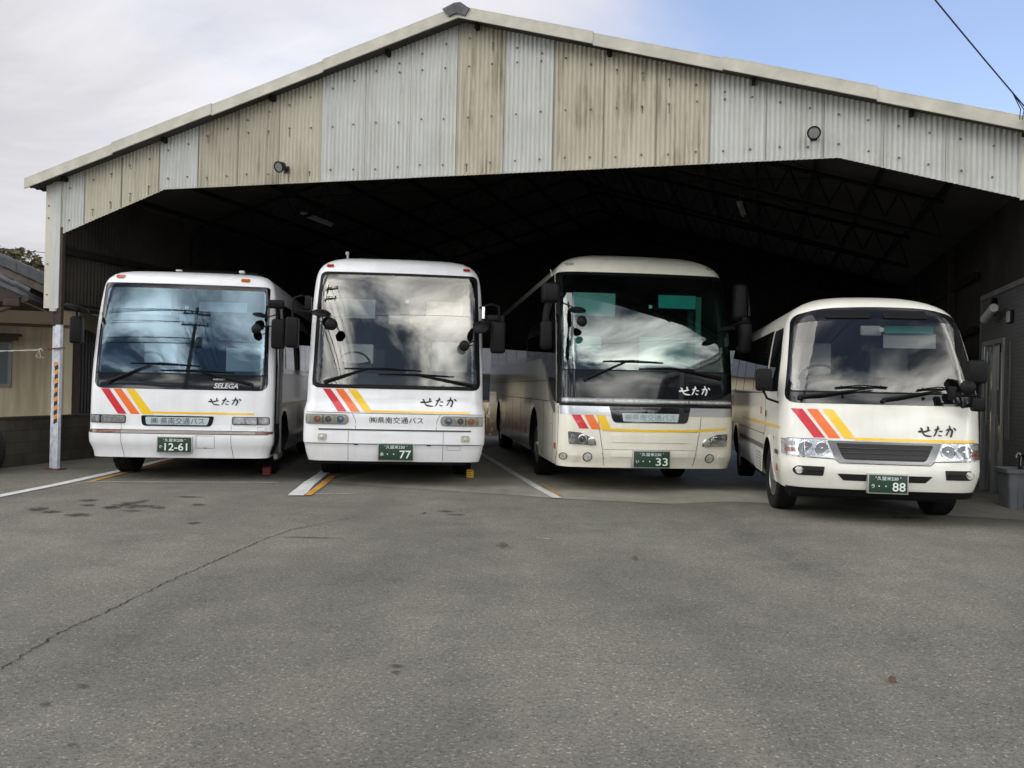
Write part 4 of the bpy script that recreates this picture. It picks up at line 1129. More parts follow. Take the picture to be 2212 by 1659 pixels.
def mirror_box(mb, x0, y0, z0, x1, y1, z1, bev=0.035): mb.box(x0, y0, z0, x1, y1, z1, 0, bev)


def disc_mirror(mb, c, r, normal, depth=0.035):
    """round safety mirror: shallow bowl"""
    n = Vector(normal).normalized(); q = n.to_track_quat('Z', 'Y')
    prof = [(0, depth), (r * .5, depth * .85), (r * .85, depth * .5), (r, 0.0), (r * .96, -.01), (0, -.012)]
    t = MB().lathe(prof, 'z', n=28)
    mb.add([tuple(Vector(c) + q @ Vector(v)) for v in t.v], t.f, 0, True)
    return mb


GROUP = 'coaches parked side by side under the shed'


# ------------------------------------------------------------------ bus A: short white coach with sloping bumper, far left
def bus_one():
    zs = [.42, .45, .5, .54, .58, .62, .68, .755, .80, .9, 1.0, 1.1, 1.25, 1.375, 1.5, 1.6, 1.8, 2.0, 2.2, 2.4, 2.6, 2.78, 2.85, 2.9, 2.95, 3.0, 3.04, 3.08, 3.105, 3.125, 3.14]
    b = Bus('white_coach', (-4.62, 12.3, -.1, 6.5),
            [(.42, .07), (.50, .055), (.56, .035), (.62, .008), (.70, 0), (.758, 0), (.80, .012), (.9, .015), (1.1, .02), (1.375, .03), (1.6, .055), (2.78, .30), (2.9, .335), (2.97, .38), (3.04, .50), (3.09, .72), (3.125, 1.05), (3.14, 1.5)],
            [(.42, 1.195), (.5, 1.205), (.56, 1.225), (.63, 1.25), (.75, 1.255), (.8, 1.245), (1.4, 1.245), (2.2, 1.235), (2.7, 1.205), (2.88, 1.18), (2.97, 1.13), (3.04, 1.05), (3.09, .92), (3.125, .7), (3.14, .4)],
            zs, 9.0, .07, .16, (1.125, 1.59, 2.82), M['white_paint'], [(1.30, .58, .53), (6.0, .58, .53)], None)
    r = b.root
    tag(r, 'white coach reading 12-61 with a wide tan strip above its bumper, leftmost of the four', 'bus', GROUP)
    outer = qpts([(-1.165, 1.375), (1.185, 1.375), (1.14, 2.875), (-1.14, 2.875)], [.13, .13, .05, .05]); inner = qpts([(-1.105, 1.60), (1.115, 1.60), (1.085, 2.80), (-1.075, 2.80)], [.05] * 4)
    b.ring('windscreen_frame', outer, inner, M['gloss_black'], .006, .010)
    b.patch('windscreen', qpts([(-1.11, 1.595), (1.12, 1.595), (1.09, 2.805), (-1.08, 2.805)], .05), M['clear_glass'], .007)
    b.patch('trim_strip', rect(-1.16, 1.585, 1.17, 1.60), M['satin_black'], .014, .006)
    b.dash(1.60, .45, -.62); b.seats(1.1, 2.05, -.62, .75)
    MB().box(-1.0, .62, 2.45, -.30, .63, 2.78).build('sun_visor', M['visor_pale'], r); MB().box(.10, .62, 2.52, .78, .63, 2.66, 0, 0).build('sun_visor', M['visor_pale'], r)
    MB().box(-.13, .42, 2.32, .12, .45, 2.46, 0, .02).build('interior_mirror', M['visor_pale'], r)
    MB().box(-.015, .272, 2.515, .035, .274, 2.565).build('inspection_sticker', M['sticker_white'], r)
    MB().box(.45, .85, 1.55, 1.0, .87, 2.0).build('partition', M['visor_pale'], r)
    # tape measure of marks at the foot of the black glass
    b.text('lettering', 'HINO', (.44, 1.515, .605, 1.540), M['pale_film'], .0085, .015, .3)
    b.text('lettering', 'SELEGA', (.455, 1.402, .785, 1.475), M['pale_film'], .0085, .03, .25)
    b.stripes([[(-1.068, 1.368), (-.955, 1.368), (-.705, 1.022), (-.823, 1.022)], [(-.897, 1.368), (-.79, 1.368), (-.524, 1.022), (-.648, 1.022)], [(-.725, 1.368), (-.612, 1.368), (-.345, 1.022), (-.492, 1.022)]],
              [(-.36, 1.034), (1.012, 1.034), (1.012, 1.062), (-.378, 1.062)])
    b.brush('brush_lettering', (.39, 1.165, .826, 1.275), M['black_film'])
    # lamps
    for sd, x0, x1, xm in ((-1, -1.215, -.715, -1.06), (1, .715, 1.215, 1.06)):
        h = b.patch('headlight', qpts([(x0, .895), (x1, .895), (x1, 1.008), (x0, 1.008)], [.03] * 4), M['satin_black'], .008, .02)
        lo, hi = sorted((xm, x1 if sd < 0 else x0))
        b.patch('reflector', qpts([(lo + .012, .905), (hi - .012, .905), (hi - .012, .998), (lo + .012, .998)], [.02] * 4), M['lamp_grey'], .012, 0, h)
        lo, hi = sorted((xm, x0 if sd < 0 else x1))
        b.patch('indicator', qpts([(lo + .01, .905), (hi - .01, .905), (hi - .01, .998), (lo + .01, .998)], [.015] * 4), M['lamp_grey'], .012, 0, h)
        for xc, rx_ in ((.82, .075), (.97, .062), (1.135, .05)):
            E_ = lambda q: [(sd * xc + rx_ * q * cos(2 * pi * k / 24), .951 + .040 * q * sin(2 * pi * k / 24)) for k in range(24)]
            lp_ = b.patch('lamp', E_(1.0), M['lamp_bright'], .0145, 0, h, (.02, .02));
        b.patch('lens', qpts([(x0 + .008, .90), (x1 - .008, .90), (x1 - .008, 1.003), (x0 + .008, 1.003)], [.03] * 4), M['lens_glass'], .020, 0, h)
    s_ = b.patch('name_board', qpts([(-.49, .865), (.44, .865), (.475, 1.008), (-.51, 1.008)], [.05, .05, .03, .03]), M['satin_black'], .010, .02)
    b.patch('sign_face', qpts([(-.435, .883), (.385, .883), (.415, .99), (-.45, .99)], [.025] * 4), M['sign_face'], .014, 0, s_)
    b.text('lettering', '㈱ 県南交通バス', (-.37, .89, .345, .982), M['sign_ink'], .017, .004, 0, s_)
    sp = b.patch('trim_strip', rect(-.77, .762, .70, .80), M['moulding_tan'], .010, .012)
    for x0, x1, m_ in ((-1.25, -1.02, 'dark_amber'), (-1.018, -.775, 'dark_amber'), (.705, 1.03, 'moulding_tan'), (1.032, 1.25, 'dark_amber')): b.patch('bumper_lamp', rect(x0, .762, x1, .80), M[m_], .010, .012)
    se = MB()
    b.line(se, [(-.775, .76), (-.77, .62), (-.74, .425)]); b.line(se, [(.705, .76), (.71, .6), (.735, .425)]); b.line(se, [(-.77, .80), (-.775, .89)], .004); b.line(se, [(.705, .80), (.705, .89)], .004)
    b.line(se, [(-1.24, .805), (1.24, .805)], .008); b.line(se, [(-1.25, .757), (1.25, .757)], .008)
    b.line(se, [(.24, .735), (.485, .735), (.485, .56), (.24, .56), (.24, .735)], .005); b.line(se, [(.335, .562), (.385, .562)], .012); b.line(se, [(1.06, .86), (1.17, .86), (1.17, .825), (1.06, .825), (1.06, .86)], .004)
    se.build('panel_gaps', M['seam_dark'], r)
    b.plate((-.265, .51, .185, .71), -.02, '久留米200', 'か', '12-61', False)
    b.wiper((-.95, 1.47), (-.40, 1.715), (-.68, 1.728), (.26, 1.705)); b.wiper((.97, 1.464), (.19, 1.65), (-.27, 1.638), (.73, 1.622))
    for x in (-.945, .79): b.patch('marker_lamp', qpts([(x - .06, 2.945), (x + .06, 2.945), (x + .06, 2.99), (x - .06, 2.99)], .015), M['amber'], .02, .03)
    # mirrors
    m_ = MB(); mirror_box(m_, -1.52, .10, 1.98, -1.36, .26, 2.36); m_.tube([(-1.2, .30, 2.45), (-1.36, .18, 2.47), (-1.44, .16, 2.42), (-1.44, .17, 2.30)], .016)
    disc_mirror(m_, (-1.40, .05, 2.46), .17, (0.25, .12, 1), .05); m_.build('side_mirror', M['satin_black'], r)
    m_ = MB(); mirror_box(m_, 1.22, .02, 1.98, 1.40, .2, 2.40); mirror_box(m_, 1.17, -.02, 2.545, 1.39, .10, 2.665, .03); m_.box(1.20, -.026, 2.595, 1.36, -.015, 2.615)
    m_.tube([(1.15, .3, 2.62), (1.29, .06, 2.60), (1.29, .08, 2.35)], .018); m_.tube([(1.10, .22, 2.42), (1.28, .06, 2.46)], .010)
    disc_mirror(m_, (1.02, .02, 2.25), .075, (-.35, -1, 0.1), .03); m_.tube([(1.02, .02, 2.25), (1.16, .05, 2.29), (1.28, .06, 2.3)], .008); disc_mirror(m_, (1.06, .02, 2.44), .10, (.2, -.2, 1), .04)
    m_.build('side_mirror', M['satin_black'], r)
    # flanks
    for sd in (-1, 1):
        for k in range(4):
            y0 = 1.35 + k * 1.85; b.side('side_window', qpts([(y0, 1.72), (y0 + 1.75, 1.72), (y0 + 1.75, 2.62), (y0, 2.62)], .05), M['side_glass'], sd, .006)
        b.side('waist_band', rect(1.15, 1.64, 8.9, 2.70), M['gloss_black'], sd, .003)
        b.side('stripe', rect(1.3, 1.16, 8.8, 1.19), M['yellow_film'], sd, .004)
    dr = b.side('door', qpts([(.30, .46), (.80, .46), (.80, 2.62), (.42, 2.62)], .04), M['satin_black'], 1, .010)
    b.side('pane', qpts([(.40, .9), (.74, .9), (.74, 2.5), (.50, 2.5)], .05), M['side_glass'], 1, .014, dr)
    MB().box(1.255, .79, .40, 1.285, .82, 2.45).box(1.255, .30, .40, 1.31, .82, .47).build('door_frame', M['alu'], dr)
    for sd in (1, -1):
        mb = MB()
        for y, z0, z1 in ((2.95, .5, 1.15), (4.2, .5, 1.15), (5.5, .5, 1.15)): mb.box(*( (1.249, y, z0, 1.252, y + .008, z1) if sd > 0 else (-1.252, y, z0, -1.249, y + .008, z1)))
        for y in (3.3, 4.6): mb.box(*((1.249, y, .72, 1.254, y + .06, .86) if sd > 0 else (-1.254, y, .72, -1.249, y + .06, .86)))
        mb.build('hatch_gaps', M['seam_dark'], r)
    b.wheels([(1.30, 0), (6.0, 0)], .46, .27, .08, M['steel'], z0=.1)
    MB().box(-1.0, 2.4, .40, 1.0, 6.0, .56).box(-.7, .8, .46, .7, 1.8, .6).tube([(-1.0, 1.3, .56), (1.0, 1.3, .56)], .09).build('chassis', M['satin_black'], r)
    MB().box(-.62, 2.0, 3.12, .38, 3.6, 3.30, 0, .05).build('roof_cooler', M['satin_black'], r)
    ra = MB(); ra.box(.55, 1.5, 3.10, .78, 1.85, 3.22, 0, .03); ra.box(.50, 1.40, 3.19, .58, 1.5, 3.23, 1, .01); ra.build('roof_vent', [M['satin_black'], M['plate_white']], r)
    ra = MB(); ra.box(-.50, 1.5, 3.10, -.33, 1.75, 3.20, 0, .02); ra.box(-.46, 1.44, 3.19, -.37, 1.52, 3.215, 1, .01); ra.build('roof_vent', [M['satin_black'], M['plate_white']], r)


# ------------------------------------------------------------------ bus B: tall white coach with four round lamps
def bus_two():
    zs = [.45, .5, .56, .62, .68, .70, .8, .9, 1.0, 1.12, 1.16, 1.2, 1.25, 1.32, 1.43, 1.5, 1.6, 1.8, 2.0, 2.2, 2.4, 2.6, 2.8, 2.96, 3.06, 3.12, 3.18, 3.23, 3.28, 3.32, 3.345, 3.365, 3.38]
    b = Bus('white_coach', (-1.59, 12.1, -.1, 6.0),
            [(.45, .085), (.52, .06), (.60, .035), (.68, .018), (.70, 0), (.88, 0), (.92, .012), (1.12, .0), (1.18, .015), (1.26, .045), (1.43, .05), (1.6, .075), (2.96, .31), (3.06, .335), (3.15, .37), (3.23, .45), (3.30, .62), (3.345, .88), (3.365, 1.2), (3.38, 1.7)],
            [(.45, 1.185), (.55, 1.215), (.68, 1.24), (.71, 1.255), (1.10, 1.25), (1.15, 1.245), (1.25, 1.222), (1.42, 1.215), (1.7, 1.21), (2.6, 1.19), (2.95, 1.165), (3.1, 1.13), (3.2, 1.06), (3.28, .95), (3.33, .8), (3.36, .6), (3.38, .35)],
            zs, 12.0, .08, .17, (1.125, 1.48, 3.05), M['white_paint'], [(2.0, .58, .58), (8.4, .58, .58)], None)
    r = b.root
    tag(r, 'white coach reading 77 with blue and orange round lamps, second from the left', 'bus', GROUP)
    outer = qpts([(-1.145, 1.447), (1.175, 1.447), (1.115, 3.075), (-1.085, 3.075)], [.12, .12, .09, .09]); inner = qpts([(-1.09, 1.505), (1.115, 1.505), (1.065, 3.03), (-1.04, 3.03)], [.09] * 4)
    b.ring('windscreen_frame', outer, inner, M['satin_black'], .006, .010)
    b.patch('windscreen', qpts([(-1.095, 1.50), (1.12, 1.50), (1.07, 3.035), (-1.045, 3.035)], .09), M['grey_glass'], .007)
    b.dash(1.66, .45, -.62); b.seats(1.15, 2.1, -.62, .8)
    b.patch('dash_panel', rect(-1.06, 1.508, 1.09, 1.66), M['dash_dark'], -.03)
    MB().box(-.92, .62, 2.45, -.33, .63, 2.72).build('sun_visor', M['visor_pale'], r); MB().box(.40, .62, 2.50, .92, .63, 2.72).build('sun_visor', simple('visor_peach', (.36, .31, .27), .7), r)
    MB().box(-.13, .42, 2.36, .14, .45, 2.50, 0, .02).build('interior_mirror', M['visor_pale'], r)
    MB().box(.105, .288, 2.655, .15, .290, 2.70).build('inspection_sticker', M['sticker_white'], r)
    MB().box(.5, .85, 1.7, 1.02, .87, 2.15).build('partition', M['visor_pale'], r)
    b.stripes([[(-.99, 1.436), (-.883, 1.436), (-.653, 1.13), (-.772, 1.13)], [(-.822, 1.436), (-.71, 1.436), (-.475, 1.13), (-.594, 1.13)], [(-.645, 1.436), (-.532, 1.436), (-.305, 1.13), (-.42, 1.13)]],
              [(-.318, 1.126), (1.026, 1.126), (1.026, 1.155), (-.335, 1.155)])
    b.brush('brush_lettering', (.345, 1.218, .835, 1.345), M['black_film'])
    b.text('lettering', '㈱県南交通バス', (-.345, .977, .388, 1.067), M['black_film'], .004, .004)
    for sd in (-1, 1):
        e = lambda x0, x1: sorted((sd * x0, sd * x1))
        x0, x1 = e(.635, 1.205)
        c4 = [.09, .02, .02, .09] if sd > 0 else [.02, .09, .09, .02]
        h = b.patch('headlight', qpts([(x0, .962), (x1, .962), (x1, 1.08), (x0, 1.08)], c4), M['lamp_olive'], .006, .02)
        o_ = qpts([(x0 - .012, .95), (x1 + .012, .95), (x1 + .012, 1.092), (x0 - .012, 1.092)], [q * 1.1 for q in c4]); i_ = qpts([(x0 + .006, .968), (x1 - .006, .968), (x1 - .006, 1.074), (x0 + .006, 1.074)], c4)
        b.ring('lamp_rim', o_, i_, M['lamp_rim'], .010, .012, h)
        for xc, m_, rr in ((.735, 'lamp_blue', .052), (.90, 'lamp_dark', .045), (1.045, 'amber', .048)):
            ring_ = MB().lathe([(rr * 1.12, .0), (rr * 1.10, -.016), (rr * .95, -.016), (rr * .93, -.006)], 'y', (sd * xc, b.F(xc, 1.02) - .007, 1.02), 28)
            ring_.lathe([(rr * .93, -.008), (rr * .6, -.018), (0, -.022)], 'y', (sd * xc, b.F(xc, 1.02) - .007, 1.02), 28, 1)
            ring_.build('lamp', [M['chrome'] if m_ != 'amber' else M['lamp_olive'], M[m_]], h)
        xm = sd * .965; b.patch('lamp_divider', rect(min(xm, xm + sd * .012), .966, max(xm, xm + sd * .012), 1.076), M['seam_dark'], .012, .004, h)
        b.patch('lens', qpts([(x0 + .01, .968), (x1 - .01, .968), (x1 - .01, 1.074), (x0 + .01, 1.074)], c4), M['lens_glass'], .033, 0, h)
        xf0, xf1 = e(.91, 1.035)
        f = b.patch('fog_lamp', qpts([(xf0 - .018, .715), (xf1 + .018, .715), (xf1 + .018, .835), (xf0 - .018, .835)], .03), M['white_paint'], .006, .01)
        b.patch('reflector', qpts([(xf0, .726), (xf1, .726), (xf1, .825), (xf0, .825)], .03), M['lamp_olive'], .010, 0, f)
        MB().lathe([(.03, -.012), (.02, -.022), (0, -.025)], 'y', (sd * .975, b.F(.975, .77), .775), 20).build('lens', M['lamp_grey'], f)
        b.patch('marker_lamp', qpts([(sd * .957 - .05, 3.145), (sd * .957 + .05, 3.145), (sd * .957 + .05, 3.185), (sd * .957 - .05, 3.185)], .015), M['red_lens'], .018, .03)
    se = MB()
    b.line(se, [(-1.25, 1.112), (1.25, 1.112)], .007); b.line(se, [(-1.235, .69), (1.235, .69)], .009); b.line(se, [(-.625, .87), (-.625, .46)]); b.line(se, [(.665, .87), (.665, .46)])
    b.line(se, [(-.58, 1.11), (-.535, 1.02), (-.525, .89)]); b.line(se, [(.62, 1.11), (.575, 1.02), (.565, .89)]); b.line(se, [(-1.05, .94), (-1.25, .945)], .005); b.line(se, [(1.06, .94), (1.25, .945)], .005)
    b.line(se, [(.72, .675), (.905, .675), (.905, .617), (.72, .617), (.72, .675)], .004); b.line(se, [(-.55, .682), (-.49, .682)], .018); b.line(se, [(.44, .682), (.50, .682)], .018)
    b.line(se, [(-1.04, .925), (1.06, .925)], .010, .003); b.line(se, [(-1.03, .885), (1.05, .885)], .020, .003)
    b.line(se, [(-1.03, .903), (1.05, .903)], .012, .005, 1)
    se.build('panel_gaps', [M['seam_dark'], M['white_paint']], r)
    b.plate((-.21, .482, .255, .70), -.012, '久留米230', 'あ', '77', True)
    b.wiper((-.95, 1.535), (-.40, 1.725), (-.70, 1.718), (.35, 1.705)); b.wiper((1.075, 1.52), (.27, 1.657), (-.24, 1.648), (.80, 1.636))
    m_ = MB(); mirror_box(m_, -1.50, .02, 1.98, -1.33, .2, 2.40); m_.tube([(-1.19, .26, 2.66), (-1.30, .12, 2.70), (-1.40, .09, 2.66), (-1.42, .1, 2.55), (-1.42, .11, 2.38)], .016)
    m_.box(-1.26, .10, 2.50, -1.18, .28, 2.70, 0, .02); m_.tube([(-1.42, .06, 2.50), (-1.1, .02, 2.46), (-.92, -.05, 2.47)], .010)
    disc_mirror(m_, (-1.02, -.02, 2.45), .13, (.1, -.35, 1), .05); disc_mirror(m_, (-.868, -.15, 2.30), .082, (.25, -1, .05), .03); m_.tube([(-.95, -.05, 2.46), (-.868, -.13, 2.34)], .008); m_.build('side_mirror', M['satin_black'], r)
    m_ = MB(); mirror_box(m_, 1.30, .02, 1.98, 1.50, .22, 2.42); m_.tube([(1.15, .28, 2.62), (1.30, .10, 2.66), (1.40, .08, 2.63), (1.42, .1, 2.38)], .018); mirror_box(m_, 1.24, .12, 2.38, 1.49, .24, 2.52, .02)
    disc_mirror(m_, (1.15, -.02, 2.33), .12, (-.3, -.8, .7), .05); m_.tube([(1.15, -.02, 2.36), (1.25, .04, 2.44), (1.4, .08, 2.44)], .010)
    disc_mirror(m_, (.93, .05, 2.07), .075, (-.3, -1, 0), .03); m_.tube([(.93, .06, 2.08), (1.05, .08, 2.13), (1.12, .12, 2.13)], .008); m_.build('side_mirror', M['satin_black'], r)
    MB().lathe([(.028, 0), (.028, .16), (.02, .17), (0, .17)], 'z', (1.19, .12, 2.46), 16).build('repeater_lamp', M['chrome'], r)
    mb = MB(); mb.tube([(-.77, 1.0, 3.33), (-.77, 1.02, 3.44)], .016); mb.box(-.80, .98, 3.40, -.75, 1.05, 3.45, 0, .01); mb.build('roof_antenna', M['visor_pale'], r)
    for sd in (-1, 1):
        b.side('waist_band', rect(.62, 1.70, 11.7, 2.85), M['gloss_black'], sd, .003)
        for k in range(6): y0 = .8 + k * 1.8; b.side('side_window', qpts([(y0, 1.78), (y0 + 1.7, 1.78), (y0 + 1.7, 2.78), (y0, 2.78)], .05), M['side_glass'], sd, .006)
        b.side('stripe', rect(1.0, 1.20, 11.6, 1.235), M['yellow_film'], sd, .004)
    b.wheels([(2.0, 0), (8.4, 0)], .50, .28, .06, M['steel'], z0=.1)
    MB().box(-1.0, 2.6, .40, 1.0, 9.0, .56).tube([(-1.0, 2.0, .6), (1.0, 2.0, .6)], .09).box(-1.0, .25, .40, 1.0, .9, .47).box(-.8, .9, .42, .8, 2.6, .6).build('chassis', M['satin_black'], r)


# ------------------------------------------------------------------ bus C: cream coach with wide black front
def bus_three():
    zs = [.35, .38, .42, .47, .52, .6, .7, .85, 1.0, 1.12, 1.17, 1.23, 1.3, 1.4, 1.65, 1.75, 1.9, 2.1, 2.3, 2.5, 2.7, 2.9, 3.0, 3.08, 3.12, 3.17, 3.22, 3.26, 3.30, 3.335, 3.365, 3.39, 3.41, 3.43, 3.445, 3.46, 3.47]
    b = Bus('cream_coach', (1.89, 12.0, 0, 6.0),
            [(.35, .06), (.40, .05), (.47, .02), (.52, .0), (.85, .0), (1.12, .015), (1.2, .03), (1.3, .04), (1.65, .08), (2.0, .15), (2.3, .235), (2.6, .345), (2.85, .455), (3.08, .58), (3.18, .65), (3.27, .76), (3.35, .95), (3.41, 1.25), (3.445, 1.65), (3.47, 2.3)],
            [(.35, 1.215), (.45, 1.235), (.6, 1.245), (1.7, 1.245), (2.3, 1.24), (2.8, 1.235), (3.06, 1.22), (3.15, 1.19), (3.24, 1.11), (3.32, .98), (3.39, .80), (3.44, .55), (3.47, .33)],
            zs, 12.0, .10, .23, (1.19, 1.66, 3.045), M['cream_paint'], [(2.6, .52, .62), (9.0, .52, .62)], None)
    r = b.root
    tag(r, 'cream coach reading 33 with a full-width black glass front and silver band', 'bus', GROUP)
    zo = [1.205, 1.7, 2.3, 2.8, 3.07]; zi = [1.685, 2.0, 2.4, 2.7, 3.02]; xi = [1.165, 1.16, 1.155, 1.15, 1.145]
    rr_ = [.005, .01, .01, .01, .04]; e_ = lambda z: b.w(z) - .0004
    outer = qpts([(-e_(z), z) for z in zo[::-1]] + [(e_(z), z) for z in zo], rr_[::-1] + rr_, ns=22); inner = qpts([(-x, z) for x, z in zip(xi[::-1], zi[::-1])] + list(zip(xi, zi)), [.05, .01, .01, .01, .05, .05, .01, .01, .01, .05], ns=22)
    b.ring('windscreen_frame', outer, inner, M['gloss_black'], .005, .009, sub=5)
    b.patch('windscreen', qpts([(-1.17, 1.68), (1.17, 1.68), (1.15, 3.025), (-1.15, 3.025)], .05), M['green_glass'], .006)
    b.patch('trim_strip', rect(-1.19, 1.668, 1.19, 1.682), M['satin_black'], .013, .006)
    b.dash(1.70, .5, -.62); b.seats(1.2, 2.2, -.62, 1.0, .22)
    MB().box(-.98, .74, 2.46, -.36, .75, 2.79).build('sun_visor', M['visor_pale'], r); MB().box(.27, .72, 2.60, .82, .73, 2.79).build('sun_visor', M['visor_green'], r)
    MB().box(.9, .95, 1.75, .98, 1.02, 2.8).build('grab_pole', simple('cabin_green', (.10, .22, .20), .6), r); MB().box(.80, 1.05, 2.1, .98, 1.15, 2.6, 0, .03).build('curtain', M['cabin_grey'], r)
    MB().box(.045, .395, 2.56, .09, .397, 2.605).build('inspection_sticker', M['sticker_white'], r)
    MB().box(.1, 1.1, 1.7, .95, 1.13, 2.2).build('partition', M['visor_pale'], r)
    b.brush('brush_lettering', (.405, 1.355, .846, 1.478), M['white_film'], .009)
    # chrome light bar and silver band under the glass
    lb = b.patch('light_bar', rect(-1.215, 1.228, 1.215, 1.292), M['dark_chrome'], .012, .012)
    for x0, x1 in ((-1.19, -.53), (-.51, .53), (.55, 1.19)): b.patch('lamp_strip', rect(x0, 1.244, x1, 1.275), M['lamp_grey'], .017, .005, lb)
    b.patch('lower_trim', rect(-1.22, 1.182, 1.22, 1.215), M['satin_black'], .009, .006)
    b.patch('silver_band', [(-1.238, 1.065), (-.56, 1.062), (.56, 1.062), (1.238, 1.065), (1.235, 1.182), (-1.235, 1.182)], M['silver_paint'], .003)
    pn = b.patch('name_board', qpts([(-.515, .965), (.515, .965), (.565, 1.180), (-.565, 1.180)], [.06, .06, .005, .005]), M['gloss_black'], .007, .01)
    b.patch('sign_face', qpts([(-.375, .985), (.38, .985), (.40, 1.095), (-.395, 1.095)], .01), M['sign_face'], .010, 0, pn)
    b.text('lettering', '㈱県南交通バス', (-.355, .995, .345, 1.085), M['sign_ink_pale'], .012, .004, 0, pn)
    b.stripes([[(-1.075, 1.061), (-.955, 1.061), (-.84, .875), (-.965, .875)], [(-.905, 1.061), (-.785, 1.061), (-.675, .868), (-.80, .868)], [(-.745, 1.061), (-.625, 1.061), (-.53, .856), (-.655, .856)]],
              [(-.54, .850), (.0, .842), (.62, .850), (1.08, .885), (1.08, .915), (.62, .882), (.0, .874), (-.553, .884)])
    for sd in (-1, 1):
        q = [(.73, .655), (1.10, .665), (1.115, .835), (.95, .82), (.755, .735)]
        P = [(sd * a, z) for a, z in q]; P = P if sd > 0 else P[::-1]
        h = b.patch('headlight', qpts(P, .02), M['dark_chrome'], .006, .02)
        for xc, zc, rr, m_ in ((.80, .705, .055, 'chrome'), (.925, .735, .062, 'chrome'), (1.05, .775, .03, 'chrome'), (1.06, .71, .04, 'lamp_grey')):
            l = MB().lathe([(rr, 0), (rr, -.014), (rr * .8, -.018), (rr * .7, -.006)], 'y', (sd * xc, b.F(xc, zc) - .006, zc), 28); l.lathe([(rr * .7, -.008), (rr * .4, -.018), (0, -.022)], 'y', (sd * xc, b.F(xc, zc) - .006, zc), 28, 1)
            l.build('lamp', [M[m_], M['lamp_dark'] if abs(xc - .925) < .01 else M['lamp_grey']], h)
        P2 = [(sd * (.92 + (a - .92) * .95), .745 + (z - .745) * .93) for a, z in q]; P2 = P2 if sd > 0 else P2[::-1]
        b.patch('lens', qpts(P2, .02), M['lens_glass'], .034, 0, h)
        for xc, rr, m_ in ((.848, .058, 'lamp_grey'), (1.035, .062, None), (1.165, .045, 'lamp_olive')):
            if xc > 1.1 and sd > 0: continue
            C = lambda q: [(sd * xc + q * cos(2 * pi * k / 26), .492 + q * sin(2 * pi * k / 26)) for k in range(26)]
            nm_ = 'fog_lamp' if m_ == 'lamp_grey' else 'lamp_blank' if m_ is None else 'marker_lamp'
            fo = b.patch(nm_, C(rr * 1.12), M['cream_paint'] if m_ is None else M['dark_chrome'], .007, .012, None, (.02, .02))
            b.patch('reflector', C(rr * .9), M['cream_paint'] if m_ is None else M[m_], .0095, 0, fo, (.02, .02))
        b.patch('marker_lamp', qpts([(sd * 1.03 - .055, 3.17), (sd * 1.03 + .055, 3.17), (sd * 1.03 + .055, 3.212), (sd * 1.03 - .055, 3.212)], .01), M['lamp_grey'], .02, .06)
        MB().box(sd * 1.246 - .012, .30, .58, sd * 1.246 + .012, .42, .66, 0, .006).build('side_lamp', M['amber'], r)
    se = MB()
    for sd in (-1, 1):
        b.line(se, [(sd * .73, 1.18), (sd * .70, .90), (sd * .655, .62), (sd * .62, .38)], .007); b.line(se, [(sd * .62, .47), (sd * .66, .55)], .004)
        b.line(se, [(sd * 1.225, 1.18), (sd * 1.238, .36)], .004)
    b.line(se, [(-.66, .848), (.66, .848)], .004); b.line(se, [(-.645, .60), (.645, .60)], .004)
    se.build('panel_gaps', M['seam_dark'], r)
    for z0, z1 in ((.70, .80), (.50, .575)): b.patch('bumper_panel', qpts([(-.52, z0), (.52, z0), (.54, z1), (-.54, z1)], .01), M['cream_paint'], .010, .014)
    b.plate((-.232, .372, .262, .585), -.03, '久留米230', 'い', '33', True)
    b.wiper((-.89, 1.545), (-.335, 1.80), (-.65, 1.795), (.18, 1.788)); b.wiper((1.0, 1.60), (.35, 1.715), (-.153, 1.70), (.63, 1.703))
    # long hanging mirrors
    m_ = MB(); mirror_box(m_, -1.52, -.05, 2.56, -1.285, .20, 2.83, .05); m_.tube([(-1.42, .06, 2.58), (-1.46, .05, 2.40), (-1.46, .05, 2.28)], [.05, .045, .05]); mirror_box(m_, -1.53, -.03, 1.93, -1.37, .14, 2.32, .05)
    m_.tube([(-1.2, .36, 2.72), (-1.3, .2, 2.74)], .03); m_.tube([(-1.25, .1, 2.58), (-1.12, -.06, 2.5), (-1.09, -.1, 2.43)], .010); disc_mirror(m_, (-1.06, -.1, 2.45), .12, (.05, .1, 1), .05); disc_mirror(m_, (-1.0, -.14, 2.31), .075, (.25, -1, .1), .03)
    m_.build('side_mirror', M['satin_black'], r)
    m_ = MB(); mirror_box(m_, 1.22, .16, 2.42, 1.40, .36, 2.93, .06); mirror_box(m_, 1.27, .06, 1.95, 1.43, .24, 2.38, .05); m_.tube([(1.36, .14, 2.45), (1.36, .14, 2.34)], .05)
    m_.tube([(1.37, .08, 2.42), (1.2, .02, 2.36), (1.06, -.02, 2.30)], .010); disc_mirror(m_, (1.03, -.02, 2.26), .12, (-.2, .1, 1), .05)
    m_.build('side_mirror', M['satin_black'], r); MB().add([(1.395, .16, 2.48), (1.435, .17, 2.48), (1.40, .18, 2.86)], [(0, 1, 2)]).build('mirror_trim', M['chrome'], r)
